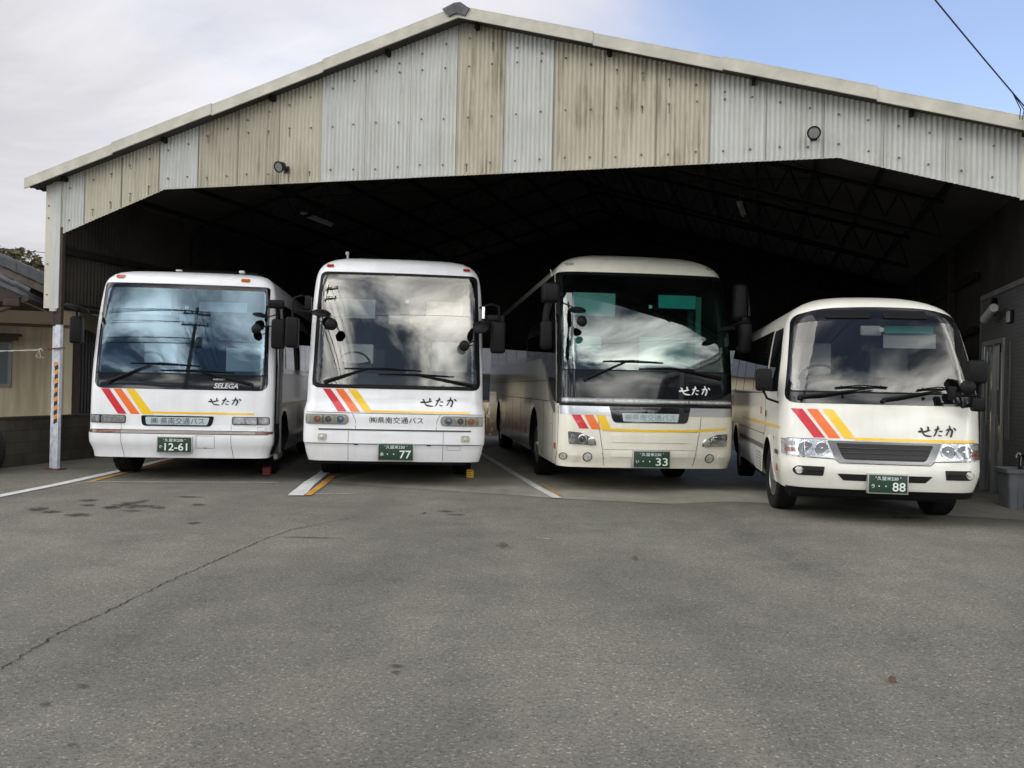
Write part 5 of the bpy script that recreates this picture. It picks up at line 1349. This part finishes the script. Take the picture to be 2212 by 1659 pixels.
    for sd in (-1, 1):
        # black glazing sweeps down from the side windows to the nose
        b.side('waist_band', [(.365, 1.206), (.60, 1.25), (.85, 1.38), (1.1, 1.56), (1.4, 1.74), (1.9, 1.87), (11.7, 1.90), (11.7, 3.0), (.93, 3.06), (.79, 2.85), (.68, 2.6), (.568, 2.3), (.483, 2.0), (.415, 1.65), (.375, 1.35)], M['gloss_black'], sd, .003, step=(.4, .1))
        b.side('window', qpts([(.72, 1.78), (1.42, 1.90), (1.42, 2.90), (.90, 2.90)], .05), M['side_glass'], sd, .006)
        for k in range(5): y0 = 1.5 + k * 2.02; b.side('side_window', qpts([(y0, 1.94), (y0 + 1.92, 1.94), (y0 + 1.92, 2.86), (y0, 2.86)], .04), M['side_glass'], sd, .006)
        b.side('silver_band', [(.42, 1.07), (.60, 1.08), (.9, 1.22), (1.25, 1.50), (1.55, 1.72), (1.9, 1.82), (1.88, 1.86), (1.5, 1.78), (1.2, 1.63), (.98, 1.46), (.72, 1.30), (.52, 1.21), (.42, 1.20)], M['silver_paint'], sd, .0035, step=(.15, .1))
        mb = MB(); X = lambda y0, z0, y1, z1: mb.box(*((1.244, y0, z0, 1.2475, y1, z1) if sd > 0 else (-1.2475, y0, z0, -1.244, y1, z1)))
        for y in (1.55, 3.2, 4.6, 6.0, 7.4, 9.5): X(y, .42, y + .008, 1.22)
        X(.9, 1.22, 11.8, 1.23); X(1.2, 1.52, 11.8, 1.528); X(.75, .9, .80, .915); X(.75, .6, .80, .612); X(.62, .37, .628, 1.1)
        for y in (3.7, 5.2, 6.6): X(y, .62, y + .07, .75)
        mb.build('hatch_gaps', M['seam_dark'], r)
    b.wheels([(2.6, 0), (9.0, 0)], .50, .28, .03, M['steel'])
    MB().box(-1.05, 3.2, .30, 1.05, 9.6, .48).box(-.8, .8, .36, .8, 3.2, .5).tube([(-1.0, 2.6, .5), (1.0, 2.6, .5)], .09).build('chassis', M['satin_black'], r)
    mb = MB(); mb.tube([(-1.20, 1.2, 2.98), (-1.24, 1.2, 3.16)], .006); mb.build('roof_antenna', M['plate_white'], r)


# ------------------------------------------------------------------ bus D: ivory minibus, nearest
def bus_four():
    zs = [.345, .37, .41, .46, .52, .58, .66, .72, .8, .87, .95, 1.1, 1.215, 1.3, 1.40, 1.5, 1.7, 1.9, 2.05, 2.12, 2.18, 2.24, 2.29, 2.33, 2.37, 2.405, 2.435, 2.46, 2.475, 2.49]
    b = Bus('ivory_minibus', (3.83, 9.05, .07, -9.0),
            [(.345, .05), (.39, .03), (.45, .012), (.54, -.015), (.63, -.01), (.70, .01), (.87, .03), (1.215, .075), (1.4, .125), (2.12, .45), (2.22, .51), (2.30, .58), (2.37, .70), (2.43, .92), (2.47, 1.25), (2.49, 1.8)],
            [(.345, .955), (.45, .985), (.6, 1.005), (1.2, 1.005), (1.45, .995), (1.8, .955), (2.05, .915), (2.16, .885), (2.25, .835), (2.33, .74), (2.40, .60), (2.46, .42), (2.49, .25)],
            zs, 6.95, .10, .24, (.93, 1.37, 2.16), M['ivory_paint'], [(1.22, .40, .46), (5.15, .40, .46)], None)
    r = b.root
    tag(r, 'ivory minibus reading 88 with a wide black grille, smallest vehicle and nearest the camera', 'bus', GROUP)
    # black brow over the windscreen
    outer = qpts([(-.975, 1.245), (.975, 1.245), (.862, 2.20), (.55, 2.285), (0, 2.305), (-.55, 2.285), (-.862, 2.20)], [.12, .12, .10, .3, .3, .3, .10], 6, 16)
    inner = qpts([(-.915, 1.375), (.915, 1.375), (.83, 2.105), (.5, 2.14), (0, 2.15), (-.5, 2.14), (-.83, 2.105)], [.06, .06, .06, .2, .2, .2, .06], 6, 16)
    b.ring('windscreen_frame', outer, inner, M['gloss_black'], .005, .009, sub=4)
    b.patch('windscreen', qpts([(-.92, 1.37), (.92, 1.37), (.835, 2.11), (.5, 2.145), (0, 2.155), (-.5, 2.145), (-.835, 2.11)], [.06, .06, .06, .2, .2, .2, .06]), M['grey_glass'], .006)
    b.patch('trim_strip', rect(-.93, 1.362, .93, 1.376), M['satin_black'], .013, .006)
    for sd in (-1, 1): b.patch('brow_panel', qpts([(sd * .30 - .235, 2.17), (sd * .30 + .235, 2.17), (sd * .30 + .235 - (.03 if sd > 0 else 0), 2.255), (sd * .30 - .235 + (.03 if sd < 0 else 0), 2.255)], .03), M['satin_black'], .022, .010)
    b.dash(1.36, .5, -.50, 'cabin_grey'); b.seats(.75, 1.93, -.52, .85, .36)
    MB().box(.12, .62, 2.02, .62, .64, 2.10).build('sun_visor', M['visor_green'], r); MB().box(.12, .66, 1.86, .66, .67, 2.02).build('sun_visor', M['visor_pale'], r)
    MB().box(-.16, .48, 1.98, .06, .52, 2.09, 0, .02).build('interior_mirror', M['visor_pale'], r); MB().box(0.02, .42, 2.02, .065, .422, 2.065).build('inspection_sticker', M['sticker_white'], r)
    b.stripes([[(-.913, 1.184), (-.803, 1.184), (-.578, .886), (-.691, .886)], [(-.763, 1.184), (-.656, 1.184), (-.430, .886), (-.543, .886)], [(-.609, 1.184), (-.502, 1.184), (-.282, .886), (-.390, .886)]],
              [(-.292, .871), (.90, .871), (.90, .899), (-.310, .899)])
    b.brush('brush_lettering', (.33, .928, .70, 1.04), M['black_film'])
    g = b.patch('grille', qpts([(-.47, .645), (.47, .645), (.56, .862), (-.56, .862)], [.07, .07, .01, .01]), M['dark_chrome'], .006, .02)
    b.patch('opening', qpts([(-.40, .672), (.40, .672), (.475, .838), (-.475, .838)], [.04, .04, .02, .02]), M['black_film'], .0085, 0, g)
    for z, w in ((.695, .40), (.745, .425), (.795, .45)):
        mb = MB(); pts = [(-w + 2 * w * k / 12, z) for k in range(13)]
        vs = []; 
        for x, zz in pts: y = b.F(x, zz); vs += [(x, y - .009, zz - .006), (x, y - .024, zz - .005), (x, y - .024, zz + .004), (x, y - .009, zz + .007)]
        mb.add(vs, [(4 * k + j, 4 * k + (j + 1) % 4, 4 * k + 4 + (j + 1) % 4, 4 * k + 4 + j) for k in range(12) for j in range(4)]); mb.build('grille_bar', M['dark_chrome'], g)
    for sd in (-1, 1):
        q = [(.495, .685), (.99, .70), (.995, .866), (.575, .866)]
        P = [(sd * a, z) for a, z in q]; P = P if sd > 0 else P[::-1]
        h = b.patch('headlight', qpts(P, .012), M['lamp_bright'] if 'lamp_bright' in M else M['chrome'], .005, .02)
        for xc, rr in ((.615, .072), (.775, .078)):
            l = MB().lathe([(rr, 0), (rr, -.018), (rr * .92, -.02), (rr * .88, -.004)], 'y', (sd * xc, b.F(xc, .775) - .004, .775), 32); l.lathe([(rr * .88, -.006), (rr * .55, .0), (rr * .2, .006), (rr * .2, -.012), (0, -.014)], 'y', (sd * xc, b.F(xc, .775) - .006, .775), 32, 1)
            l.build('lamp', [M['chrome'], M['chrome']], h)
        lo, hi = sorted((sd * .87, sd * .96)); b.patch('indicator', qpts([(lo, .73), (hi, .73), (hi, .775), (lo, .775)], .01), M['amber'], .014, .006, h)
        lo, hi = sorted((sd * .86, sd * .97)); b.patch('reflector', qpts([(lo, .80), (hi, .80), (hi, .845), (lo, .845)], .01), M['lamp_grey'], .014, .006, h)
        P2 = [(sd * (.77 + (a - .77) * .97), .775 + (z - .775) * .94) for a, z in q]; P2 = P2 if sd > 0 else P2[::-1]
        b.patch('lens', qpts(P2, .012), M['lens_glass'], .030, 0, h)
        P3 = [(.60, .492), (.86, .492), (.905, .54), (.86, .592), (.585, .59)]; P3 = [(sd * a, z) for a, z in P3]; P3 = P3 if sd > 0 else P3[::-1]
        f = b.patch('fog_lamp', qpts(P3, [.01, .04, .04, .04, .01] if sd > 0 else [.01, .04, .04, .04, .01]), M['black_film'], .004, .01)
        rr = .036; l = MB().lathe([(rr * 1.1, .0), (rr * 1.1, -.014), (rr, -.016), (rr * .95, -.008)], 'y', (sd * .835, b.F(.835, .545) - .004, .545), 24); l.lathe([(rr * .95, -.008), (rr * .5, -.016), (0, -.018)], 'y', (sd * .835, b.F(.835, .545) - .004, .545), 24, 1)
        l.build('lamp', [M['chrome'], M['lamp_grey']], f)
        x0, x1 = sorted((sd * .60, sd * .76)); b.patch('slat', rect(x0, .54, x1, .548), M['satin_black'], .014, .008, f)
        MB().box(sd * 1.006 - .008, .42, .50, sd * 1.006 + .008, .46, .58, 0, .004).build('side_lamp', M['amber'], r)
    b.patch('bumper_intake', qpts([(-.40, .455), (.40, .455), (.465, .525), (-.465, .525)], .01), M['black_film'], .004, .004)
    # dark lip under the bumper
    b.patch('bumper_lip', qpts([(-.93, .345), (.93, .345), (.945, .362), (-.945, .362)], .004), M['satin_black'], .006, .01)
    lp = MB(); vs = []
    for k in range(25): x = -.94 + 1.88 * k / 24; y = b.F(x, .35); vs += [(x, y - .012, .345), (x, y + .03, .29)]
    lp.add(vs, [(2 * k, 2 * k + 1, 2 * k + 3, 2 * k + 2) for k in range(24)], 0, True); lp.build('bumper_lip', M['satin_black'], r)
    se = MB(); b.line(se, [(-.99, .872), (-.56, .872)], .006); b.line(se, [(.56, .868), (.99, .868)], .006); b.line(se, [(-1.0, .692), (-.49, .672), (-.44, .635), (.44, .635), (.49, .672), (1.0, .69)], .008); se.build('panel_gaps', M['seam_dark'], r)
    b.plate((-.165, .352, .205, .532), -.045, '久留米230', 'う', '88', True)
    b.wiper((-.83, 1.305), (-.10, 1.415), (-.48, 1.412), (.035, 1.425), .014); b.wiper((-.01, 1.295), (.60, 1.415), (.33, 1.405), (.74, 1.428), .014)
    mb = MB()
    for x in (-.406, .387): mb.lathe([(.018, 0), (.014, -.02), (0, -.022)], 'y', (x, b.F(x, 1.318) - .005, 1.318), 12)
    mb.build('washer_nozzles', M['satin_black'], r)
    m_ = MB(); mirror_box(m_, -1.27, .22, 1.36, -1.10, .34, 1.60, .035); m_.tube([(-1.19, .29, 1.37), (-1.14, .31, 1.28), (-1.02, .34, 1.24)], .013); m_.build('side_mirror', M['satin_black'], r)
    m_ = MB(); mirror_box(m_, .77, -.06, 1.48, .945, .06, 1.715, .03); mirror_box(m_, .80, -.08, 1.20, .925, .02, 1.34, .025); m_.tube([(.89, .0, 1.50), (.89, .01, 1.22)], .02); disc_mirror(m_, (.76, -.06, 1.44), .075, (-.2, -1, 0.1), .03)
    m_.tube([(.90, .1, 1.26), (.72, -.02, 1.24), (.66, -.02, 1.30), (.64, -.03, 1.36)], .012); mirror_box(m_, .58, -.07, 1.31, .655, -.01, 1.45, .02); m_.tube([(.66, -.03, 1.35), (.90, .0, 1.36)], .012); m_.tube([(.72, -.02, 1.24), (.86, .02, 1.30)], .010)
    m_.build('side_mirror', M['satin_black'], r)
    for sd in (-1, 1):
        b.side('waist_band', rect(1.62, 1.34, 6.8, 2.10), M['gloss_black'], sd, .003)
        b.side('window', qpts([(.52, 1.36), (1.45, 1.36), (1.45, 2.08), (.80, 2.08), (.60, 1.75)], .04), M['side_glass'], sd, .006)
        for k in range(4): y0 = 1.66 + k * 1.28; b.side('side_window', qpts([(y0, 1.38), (y0 + 1.2, 1.38), (y0 + 1.2, 2.06), (y0, 2.06)], .04), M['side_glass'], sd, .006)
        b.side('stripe', rect(.34, .955, 4.2, .99), M['yellow_film'], sd, .004); b.side('moulding', rect(1.60, .66, 4.5, .72), simple('moulding_grey%d' % sd, (.10, .095, .085), .6), sd, .012); b.side('moulding', rect(.36, .68, .60, .73), M['seam_dark'], sd, .012)
        b.side('repeater_lamp', qpts([(1.85, 1.08), (1.97, 1.08), (1.97, 1.17), (1.85, 1.17)], .02), M['amber'], sd, .012)
        b.side('door_handle', qpts([(1.38, 1.06), (1.46, 1.06), (1.46, 1.14), (1.38, 1.14)], .02), M['satin_black'], sd, .010)
        vent = MB(); X = lambda y0, z0, y1, z1, m0=0, dx=.0: vent.box(*((1.006, y0, z0, 1.012 + dx, y1, z1) if sd > 0 else (-1.012 - dx, y0, z0, -1.006, y1, z1)), m0)
        X(1.75, .38, 2.35, .62)
        for k in range(7): X(1.74, .375 + k * .038, 2.36, .392 + k * .038, 1, .004)
        for k in range(5): X(1.74 + k * .15, .375, 1.76 + k * .15, .625, 1, .004)
        vent.build('vent_grille', [M['black_film'], M['ivory_paint']], r)
        gp = MB(); Y = lambda y0, z0, y1, z1: gp.box(*((1.003, y0, z0, 1.0075, y1, z1) if sd > 0 else (-1.0075, y0, z0, -1.003, y1, z1)))
        Y(1.55, .86, 1.556, 1.34); Y(1.60, .84, 6.8, .848); Y(.5, 1.3, .506, 1.36); gp.build('panel_gaps', M['seam_dark'], r)
    b.wheels([(1.20, 3), (5.15, 0)], .385, .24, .04, M['steel'], 6)
    MB().box(-.85, .5, .22, .85, 5.8, .40).tube([(-.8, 1.2, .385), (.8, 1.2, .385)], .06).build('chassis', M['satin_black'], r)


bus_one(); bus_two(); bus_three(); bus_four()

# ------------------------------------------------------------------ small things
def utility_pole(loc, h, r, label, arms=2):
    p = empty('utility_pole', loc); tag(p, label, 'utility pole')
    MB().tube([(0, 0, 0), (0, 0, h)], [r, r * .62], 14).build('shaft', M['pole_concrete'], p)
    for k in range(arms):
        z = h - .35 - k * .7; MB().box(-.9, -.05, z - .04, .9, .05, z + .04).build('crossarm', M['steel'], p)
        for x in (-.8, -.3, .3, .8): MB().lathe([(.03, 0), (.06, .05), (.04, .09), (.06, .13), (0, .16)], 'z', (x, 0, z + .04), 10).build('insulator', M['tube_white'], p)
    if arms > 1: MB().lathe([(.22, -.35), (.24, -.3), (.24, .3), (.2, .36), (0, .37)], 'z', (.42, 0, h - 2.3), 18).build('transformer', M['steel'], p)


def sag(a, b, d, n=24):
    a, b = Vector(a), Vector(b); return [a.lerp(b, k / n) - Vector((0, 0, d * 4 * (k / n) * (1 - k / n))) for k in range(n + 1)]


utility_pole((-6.1, -1.0, 0), 10.4, .17, 'tall concrete utility pole across the yard with transformer')
utility_pole((-3.0, -30, 0), 10.5, .17, 'farther utility pole by the road behind the photographer')
utility_pole((24, -27, 0), 10, .16, 'lone utility pole at the far right of the road', 1)
w = MB()
for k, (dx, dz) in enumerate(((-.8, .2), (-.3, .2), (.3, .2), (.8, .2), (-.8, -.5), (.6, -.5), (0, -1.6), (0, -2.0))):
    w.tube(sag((-6.1 + dx, -1.0, 10.0 + dz), (-3 + dx, -30, 10.1 + dz), .35), .014 if k < 6 else .03, 5)
    w.tube(sag((-3 + dx, -30, 10.1 + dz), (24 + dx, -27, 9.6 + dz), .6), .014 if k < 6 else .03, 5); w.tube(sag((-6.1 + dx, -1.0, 10.0 + dz), (-34, 4 + dx, 9.6 + dz), .6), .014 if k < 6 else .03, 5)
tag(w.build('power_lines', M['wire_black']), 'bundle of power lines strung between the utility poles', 'cable')
# service wire that comes in to the right-hand eave
end = shed_pt(13.92, -.42, 4.86)
sw = MB(); far = Vector((-6.0, -1.0, 8.3))
sw.tube(sag(end, far, .30, 40), .008, 6); 
pts_ = sag(end, far, .30, 40)
for k in range(3): sw.tube([pts_[1], end + Vector((.05 * k - .05, .02 * k, -.02)), end + Vector((.03 * k, .1, -.10))], .005, 5)
tag(sw.build('service_wire', M['wire_black']), 'black service wire sloping across the blue sky to the right eave', 'cable')
coil = MB()
for q in range(2): coil.tube([shed_pt(14.03 + .06 * cos(a), -.35 + .015 * q, 4.66 + .19 * sin(a)) for a in [2 * pi * k / 26 for k in range(27)]], .012, 6)
coil.tube([shed_pt(14.0, -.40, 4.86), shed_pt(14.06, -.3, 4.5), shed_pt(14.07, -.03, 4.45)], .012, 6)
tag(coil.build('cable_coil', M['wire_black']), 'loop of black cable hanging at the right end of the eave', 'cable')
lw = MB().tube(sag((-22 * KS, 22 * KS, 5.6 * KS), (-9.5 * KS, 26.5 * KS, 4.95 * KS), .12), .008, 5); tag(lw.build('thin_wire', M['wire_black']), 'thin wire crossing the pale sky above the tiled roof', 'cable')


def floodlight(t, z, rz, rx, label):
    f = empty('floodlight', shed_pt(t, -.02, z), SYAW); f.scale = (KS * .8,) * 3; tag(f, label, 'floodlight')
    b = MB().lathe([(.04, .10), (.075, .06), (.095, -.05), (.105, -.06), (.105, -.075), (.085, -.078), (.084, -.066), (0, -.066)], 'y', (0, 0, 0), 28).lathe([(.084, -.068), (.05, -.072), (0, -.074)], 'y', (0, 0, 0), 28, 1)
    bo = b.build('lamp_head', [M['satin_black'], M['flood_lens']], f); bo.location = (0, -.20, 0); bo.rotation_euler = (R(rx), 0, R(rz))
    for x in (-.035, .0, .035): MB().tube([(x, -.064, -.08), (x, -.066, .08)], .004, 5).build('guard_bar', M['satin_black'], bo)
    MB().tube([(0, .0, -.02), (0, -.10, -.02), (0, -.16, 0)], .018, 8).box(-.05, -.005, -.07, .05, .012, .05).build('bracket', M['satin_black'], f)


floodlight(4.16, 4.70, -8, 22, 'round black floodlight on the left half of the gable')
floodlight(11.64, 4.77, -10, 20, 'round black floodlight on the right half of the gable')


def batten(p0, p1, label):
    a, b = shed_pt(*p0), shed_pt(*p1); d = (b - a); o = empty('strip_light', (a + b) / 2, math.atan2(d.y, d.x)); tag(o, label, 'strip light', 'strip lights under the roof')
    L_ = d.length / 2; MB().box(-L_, -.05, .0, L_, .05, .05, 0, .01).build('fitting', M['tube_white'], o); MB().tube([(-L_ + .03, 0, -.02), (L_ - .03, 0, -.02)], .017, 10).build('lamp_tube', M['sticker_white'], o)
    MB().tube([(-L_ * .7, 0, .05), (-L_ * .7, 0, .35)], .005, 5).tube([(L_ * .7, 0, .05), (L_ * .7, 0, .35)], .005, 5).build('hanger', M['steel'], o)


batten((1.82, 4.6, 5.0), (1.84, 5.85, 5.0), 'unlit white strip light under the left roof slope')
batten((10.55, 6.0, 5.2), (10.6, 7.2, 5.2), 'unlit white strip light under the right roof slope')

# rope between the post and something off to the left
rp = MB(); a = shed_pt(-.02, -.03, 1.965); pts = sag((-11.5 * KS, 13.2 * KS, 1.86 * KS), (-7.62 * KS, 14.25 * KS, 1.94 * KS), .05, 60)
for s_ in (0, 1): rp.tube([p + Vector((0, .007 * cos(i * 1.3 + pi * s_), .007 * sin(i * 1.3 + pi * s_))) for i, p in enumerate(pts)], .0065, 6)
k_ = Vector((-7.62, 14.25, 1.94)) * KS; rp.tube([k_ + Vector((.03 * cos(q), .006 * q, .022 * sin(q * 1.7))) for q in [x * .5 for x in range(14)]], .008, 6); rp.tube([k_, k_ + Vector((-.04, -.02, -.10)), k_ + Vector((.03, -.03, -.13))], .005, 5); rp.tube([k_, k_ + Vector((.03, -.02, -.11)), k_ + Vector((.09, -.03, -.11))], .005, 5)
tag(rp.build('rope', M['rope_white']), 'white twisted rope tied level to the striped post', 'rope')
tb = MB(); b0 = k_ + Vector((.08, .01, .01)); b1 = shed_pt(-.02, -.035, 1.965); tb.tube([b0, b0.lerp(b1, .35)], .012, 6); tb.tube([b0.lerp(b1, .35), b0.lerp(b1, .8)], .020, 6); tb.tube([b0.lerp(b1, .8), b1, shed_pt(.12, -.035, 1.97)], .009, 6); tb.tube([shed_pt(-.04, -.03, 1.975), shed_pt(.12, -.03, 1.985), shed_pt(.125, .07, 1.985)], .008, 6)
tag(tb.build('turnbuckle', M['rust']), 'rusty turnbuckle joining the rope to the post', 'turnbuckle')

ty = MB(); rr = .40; ty.lathe([(rr * .55, -.07), (rr * .72, -.11), (rr * .93, -.105), (rr, -.08), (rr, .08), (rr * .93, .105), (rr * .72, .11), (rr * .55, .07)], 'x', (0, 0, 0), 48)
to = ty.build('old_tyre', M['rubber']); to.location = (-8.22 * KS, 13.8 * KS, .385); to.rotation_euler = (0, R(-9), R(62)); tag(to, 'old black tyre leaning on the block wall at far left', 'tyre')


def chock(x, y, rz, m, label):
    c = MB(); c.add([(-.055, -.10, 0), (.055, -.10, 0), (.055, .10, 0), (-.055, .10, 0), (-.055, -.10, .11), (.055, -.10, .11), (.055, .03, .12), (-.055, .03, .12)], [(0, 3, 2, 1), (4, 5, 6, 7), (0, 1, 5, 4), (1, 2, 6, 5), (2, 3, 7, 6), (3, 0, 4, 7)])
    for z in (.03, .06, .09): c.box(-.056, -.102, z, .056, -.0985, z + .006, 1)
    o = c.build('wheel_chock', [M[m], M['satin_black']]); o.location = (x, y, G(x, y) + .014); o.rotation_euler = (0, 0, rz); tag(o, label, 'wheel chock', 'chocks set in front of wheels')


def at_bus(pose, x, y): a = R(pose[2]); return pose[0] + x * cos(a) - y * sin(a), pose[1] + x * sin(a) + y * cos(a)


chock(*at_bus((-1.59, 12.1, 6), 1.13, 1.45), R(6), 'chock_yellow', 'yellow wheel chock under the right corner of coach 77')
chock(*at_bus((-4.62, 12.3, 6.5), 1.07, .95), R(6.5), 'chock_red', 'dull red wheel chock under the right corner of coach 12-61')
chock(*at_bus((-4.62, 12.3, 6.5), -1.0, 6.8), R(6.5), 'chock_yellow', 'yellow wheel chock deep under coach 12-61')


def bin_():
    b = empty('dustbin', shed_pt(14.36, 1.25, .004), SYAW + R(8)); tag(b, 'grey square plastic bin full of umbrellas by the office door', 'bin')
    m = MB(); prof = [(0, .165), (.06, .175), (.50, .215), (.505, .235), (.55, .238), (.555, .222), (.10, .16)]; vs = []; n = 28
    for z, r in prof:
        for q in qpts([(-r, -r), (r, -r), (r, r), (-r, r)], .05, 4, 2): vs.append((q[0], q[1], z))
    c = len(vs) // len(prof); m.add(vs, [(i * c + k, i * c + (k + 1) % c, (i + 1) * c + (k + 1) % c, (i + 1) * c + k) for i in range(len(prof) - 1) for k in range(c)] + [tuple(range(c))], 0, True)
    for x in (-.10, -.03, .05, .12): m.box(x - .004, -.214, .06, x + .004, -.18, .49)
    m.build('bin_body', M['bin_grey'], b); lb = MB().add([(.02, -.212, .24), (.13, -.212, .24), (.135, -.222, .42), (.02, -.222, .42)], [(0, 1, 2, 3)]).build('label', M['label_white'], b)
    rnd = random.Random(2)
    for k, (x, y) in enumerate(((-.08, -.06), (.02, .05), (.10, -.05), (.0, -.1), (.12, .09))):
        u = empty('umbrella', shed_pt(14.36, 1.25, .004) + Vector((x, y, .12)), rnd.uniform(0, 6)); u.rotation_euler = (R(rnd.uniform(-10, 10)), R(rnd.uniform(-10, 10)), rnd.uniform(0, 6))
        tag(u, 'folded dark umbrella standing in the grey bin, hooked handle up' if k != 1 else 'folded umbrella with a pale hooked handle standing in the grey bin', 'umbrella', 'umbrellas in the bin')
        MB().tube([(0, 0, 0), (0, 0, .12), (0, 0, .40), (0, 0, .46)], [.008, .028, .036, .012], 10).build('canopy', M['umbrella_cloth'], u)
        h = MB().tube([(0, 0, .45), (0, 0, .58)] + [(.032 - .032 * cos(a), 0, .58 + .035 * sin(a)) for a in [pi * q / 8 for q in range(1, 9)]] + [(.064, 0, .555)], .0085, 8).build('handle', M['tube_white'] if k == 1 else M['satin_black'], u)


bin_()


def litter():
    for k, (x, y, lab) in enumerate(((1.05, 7.35, 'curled brown leaf on bare asphalt in front of coach 33'), (1.9, 4.35, 'small dry leaf low at the right on the asphalt'))):
        a = random.Random(k).uniform(0, 6); vs = []
        for i in range(7):
            t = i / 6; w = .014 * sin(pi * t)**.7 + .001; vs += [(-.045 + .09 * t, -w, .004 + .012 * sin(pi * t)), (-.045 + .09 * t, w, .010 + .012 * sin(pi * t))]
        o = MB().add(vs, [(2 * i, 2 * i + 1, 2 * i + 3, 2 * i + 2) for i in range(6)], 0, True).build('fallen_leaf', M['leaf_dry']); o.location = (x, y, G(x, y) + .004); o.rotation_euler = (0, 0, a); tag(o, lab, 'leaf')


litter()


def dry_grass():
    rnd = random.Random(11); mb = MB()
    for _ in range(2600):
        t = rnd.uniform(-2, 12); y = DEP + rnd.uniform(.5, 3.5); p = shed_pt(t, y, 0); h = rnd.uniform(.35, 1.1); a = rnd.uniform(0, 6.28); w = .012; lx, ly = rnd.gauss(0, .16), rnd.gauss(0, .16)
        dx, dy = w * cos(a), w * sin(a); gz = G(p.x, p.y)
        mb.add([(p.x - dx, p.y - dy, gz), (p.x + dx, p.y + dy, gz), (p.x + lx * .5 + dx * .7, p.y + ly * .5 + dy * .7, gz + h * .6), (p.x + lx * .5 - dx * .7, p.y + ly * .5 - dy * .7, gz + h * .6), (p.x + lx * 1.5, p.y + ly * 1.5, gz + h)], [(0, 1, 2, 3), (3, 2, 4)])
    tag(mb.build('dry_grass', M['dry_grass'], recalc=False), 'tall dry brown grass behind the shed', 'grass', kind='stuff')


dry_grass()
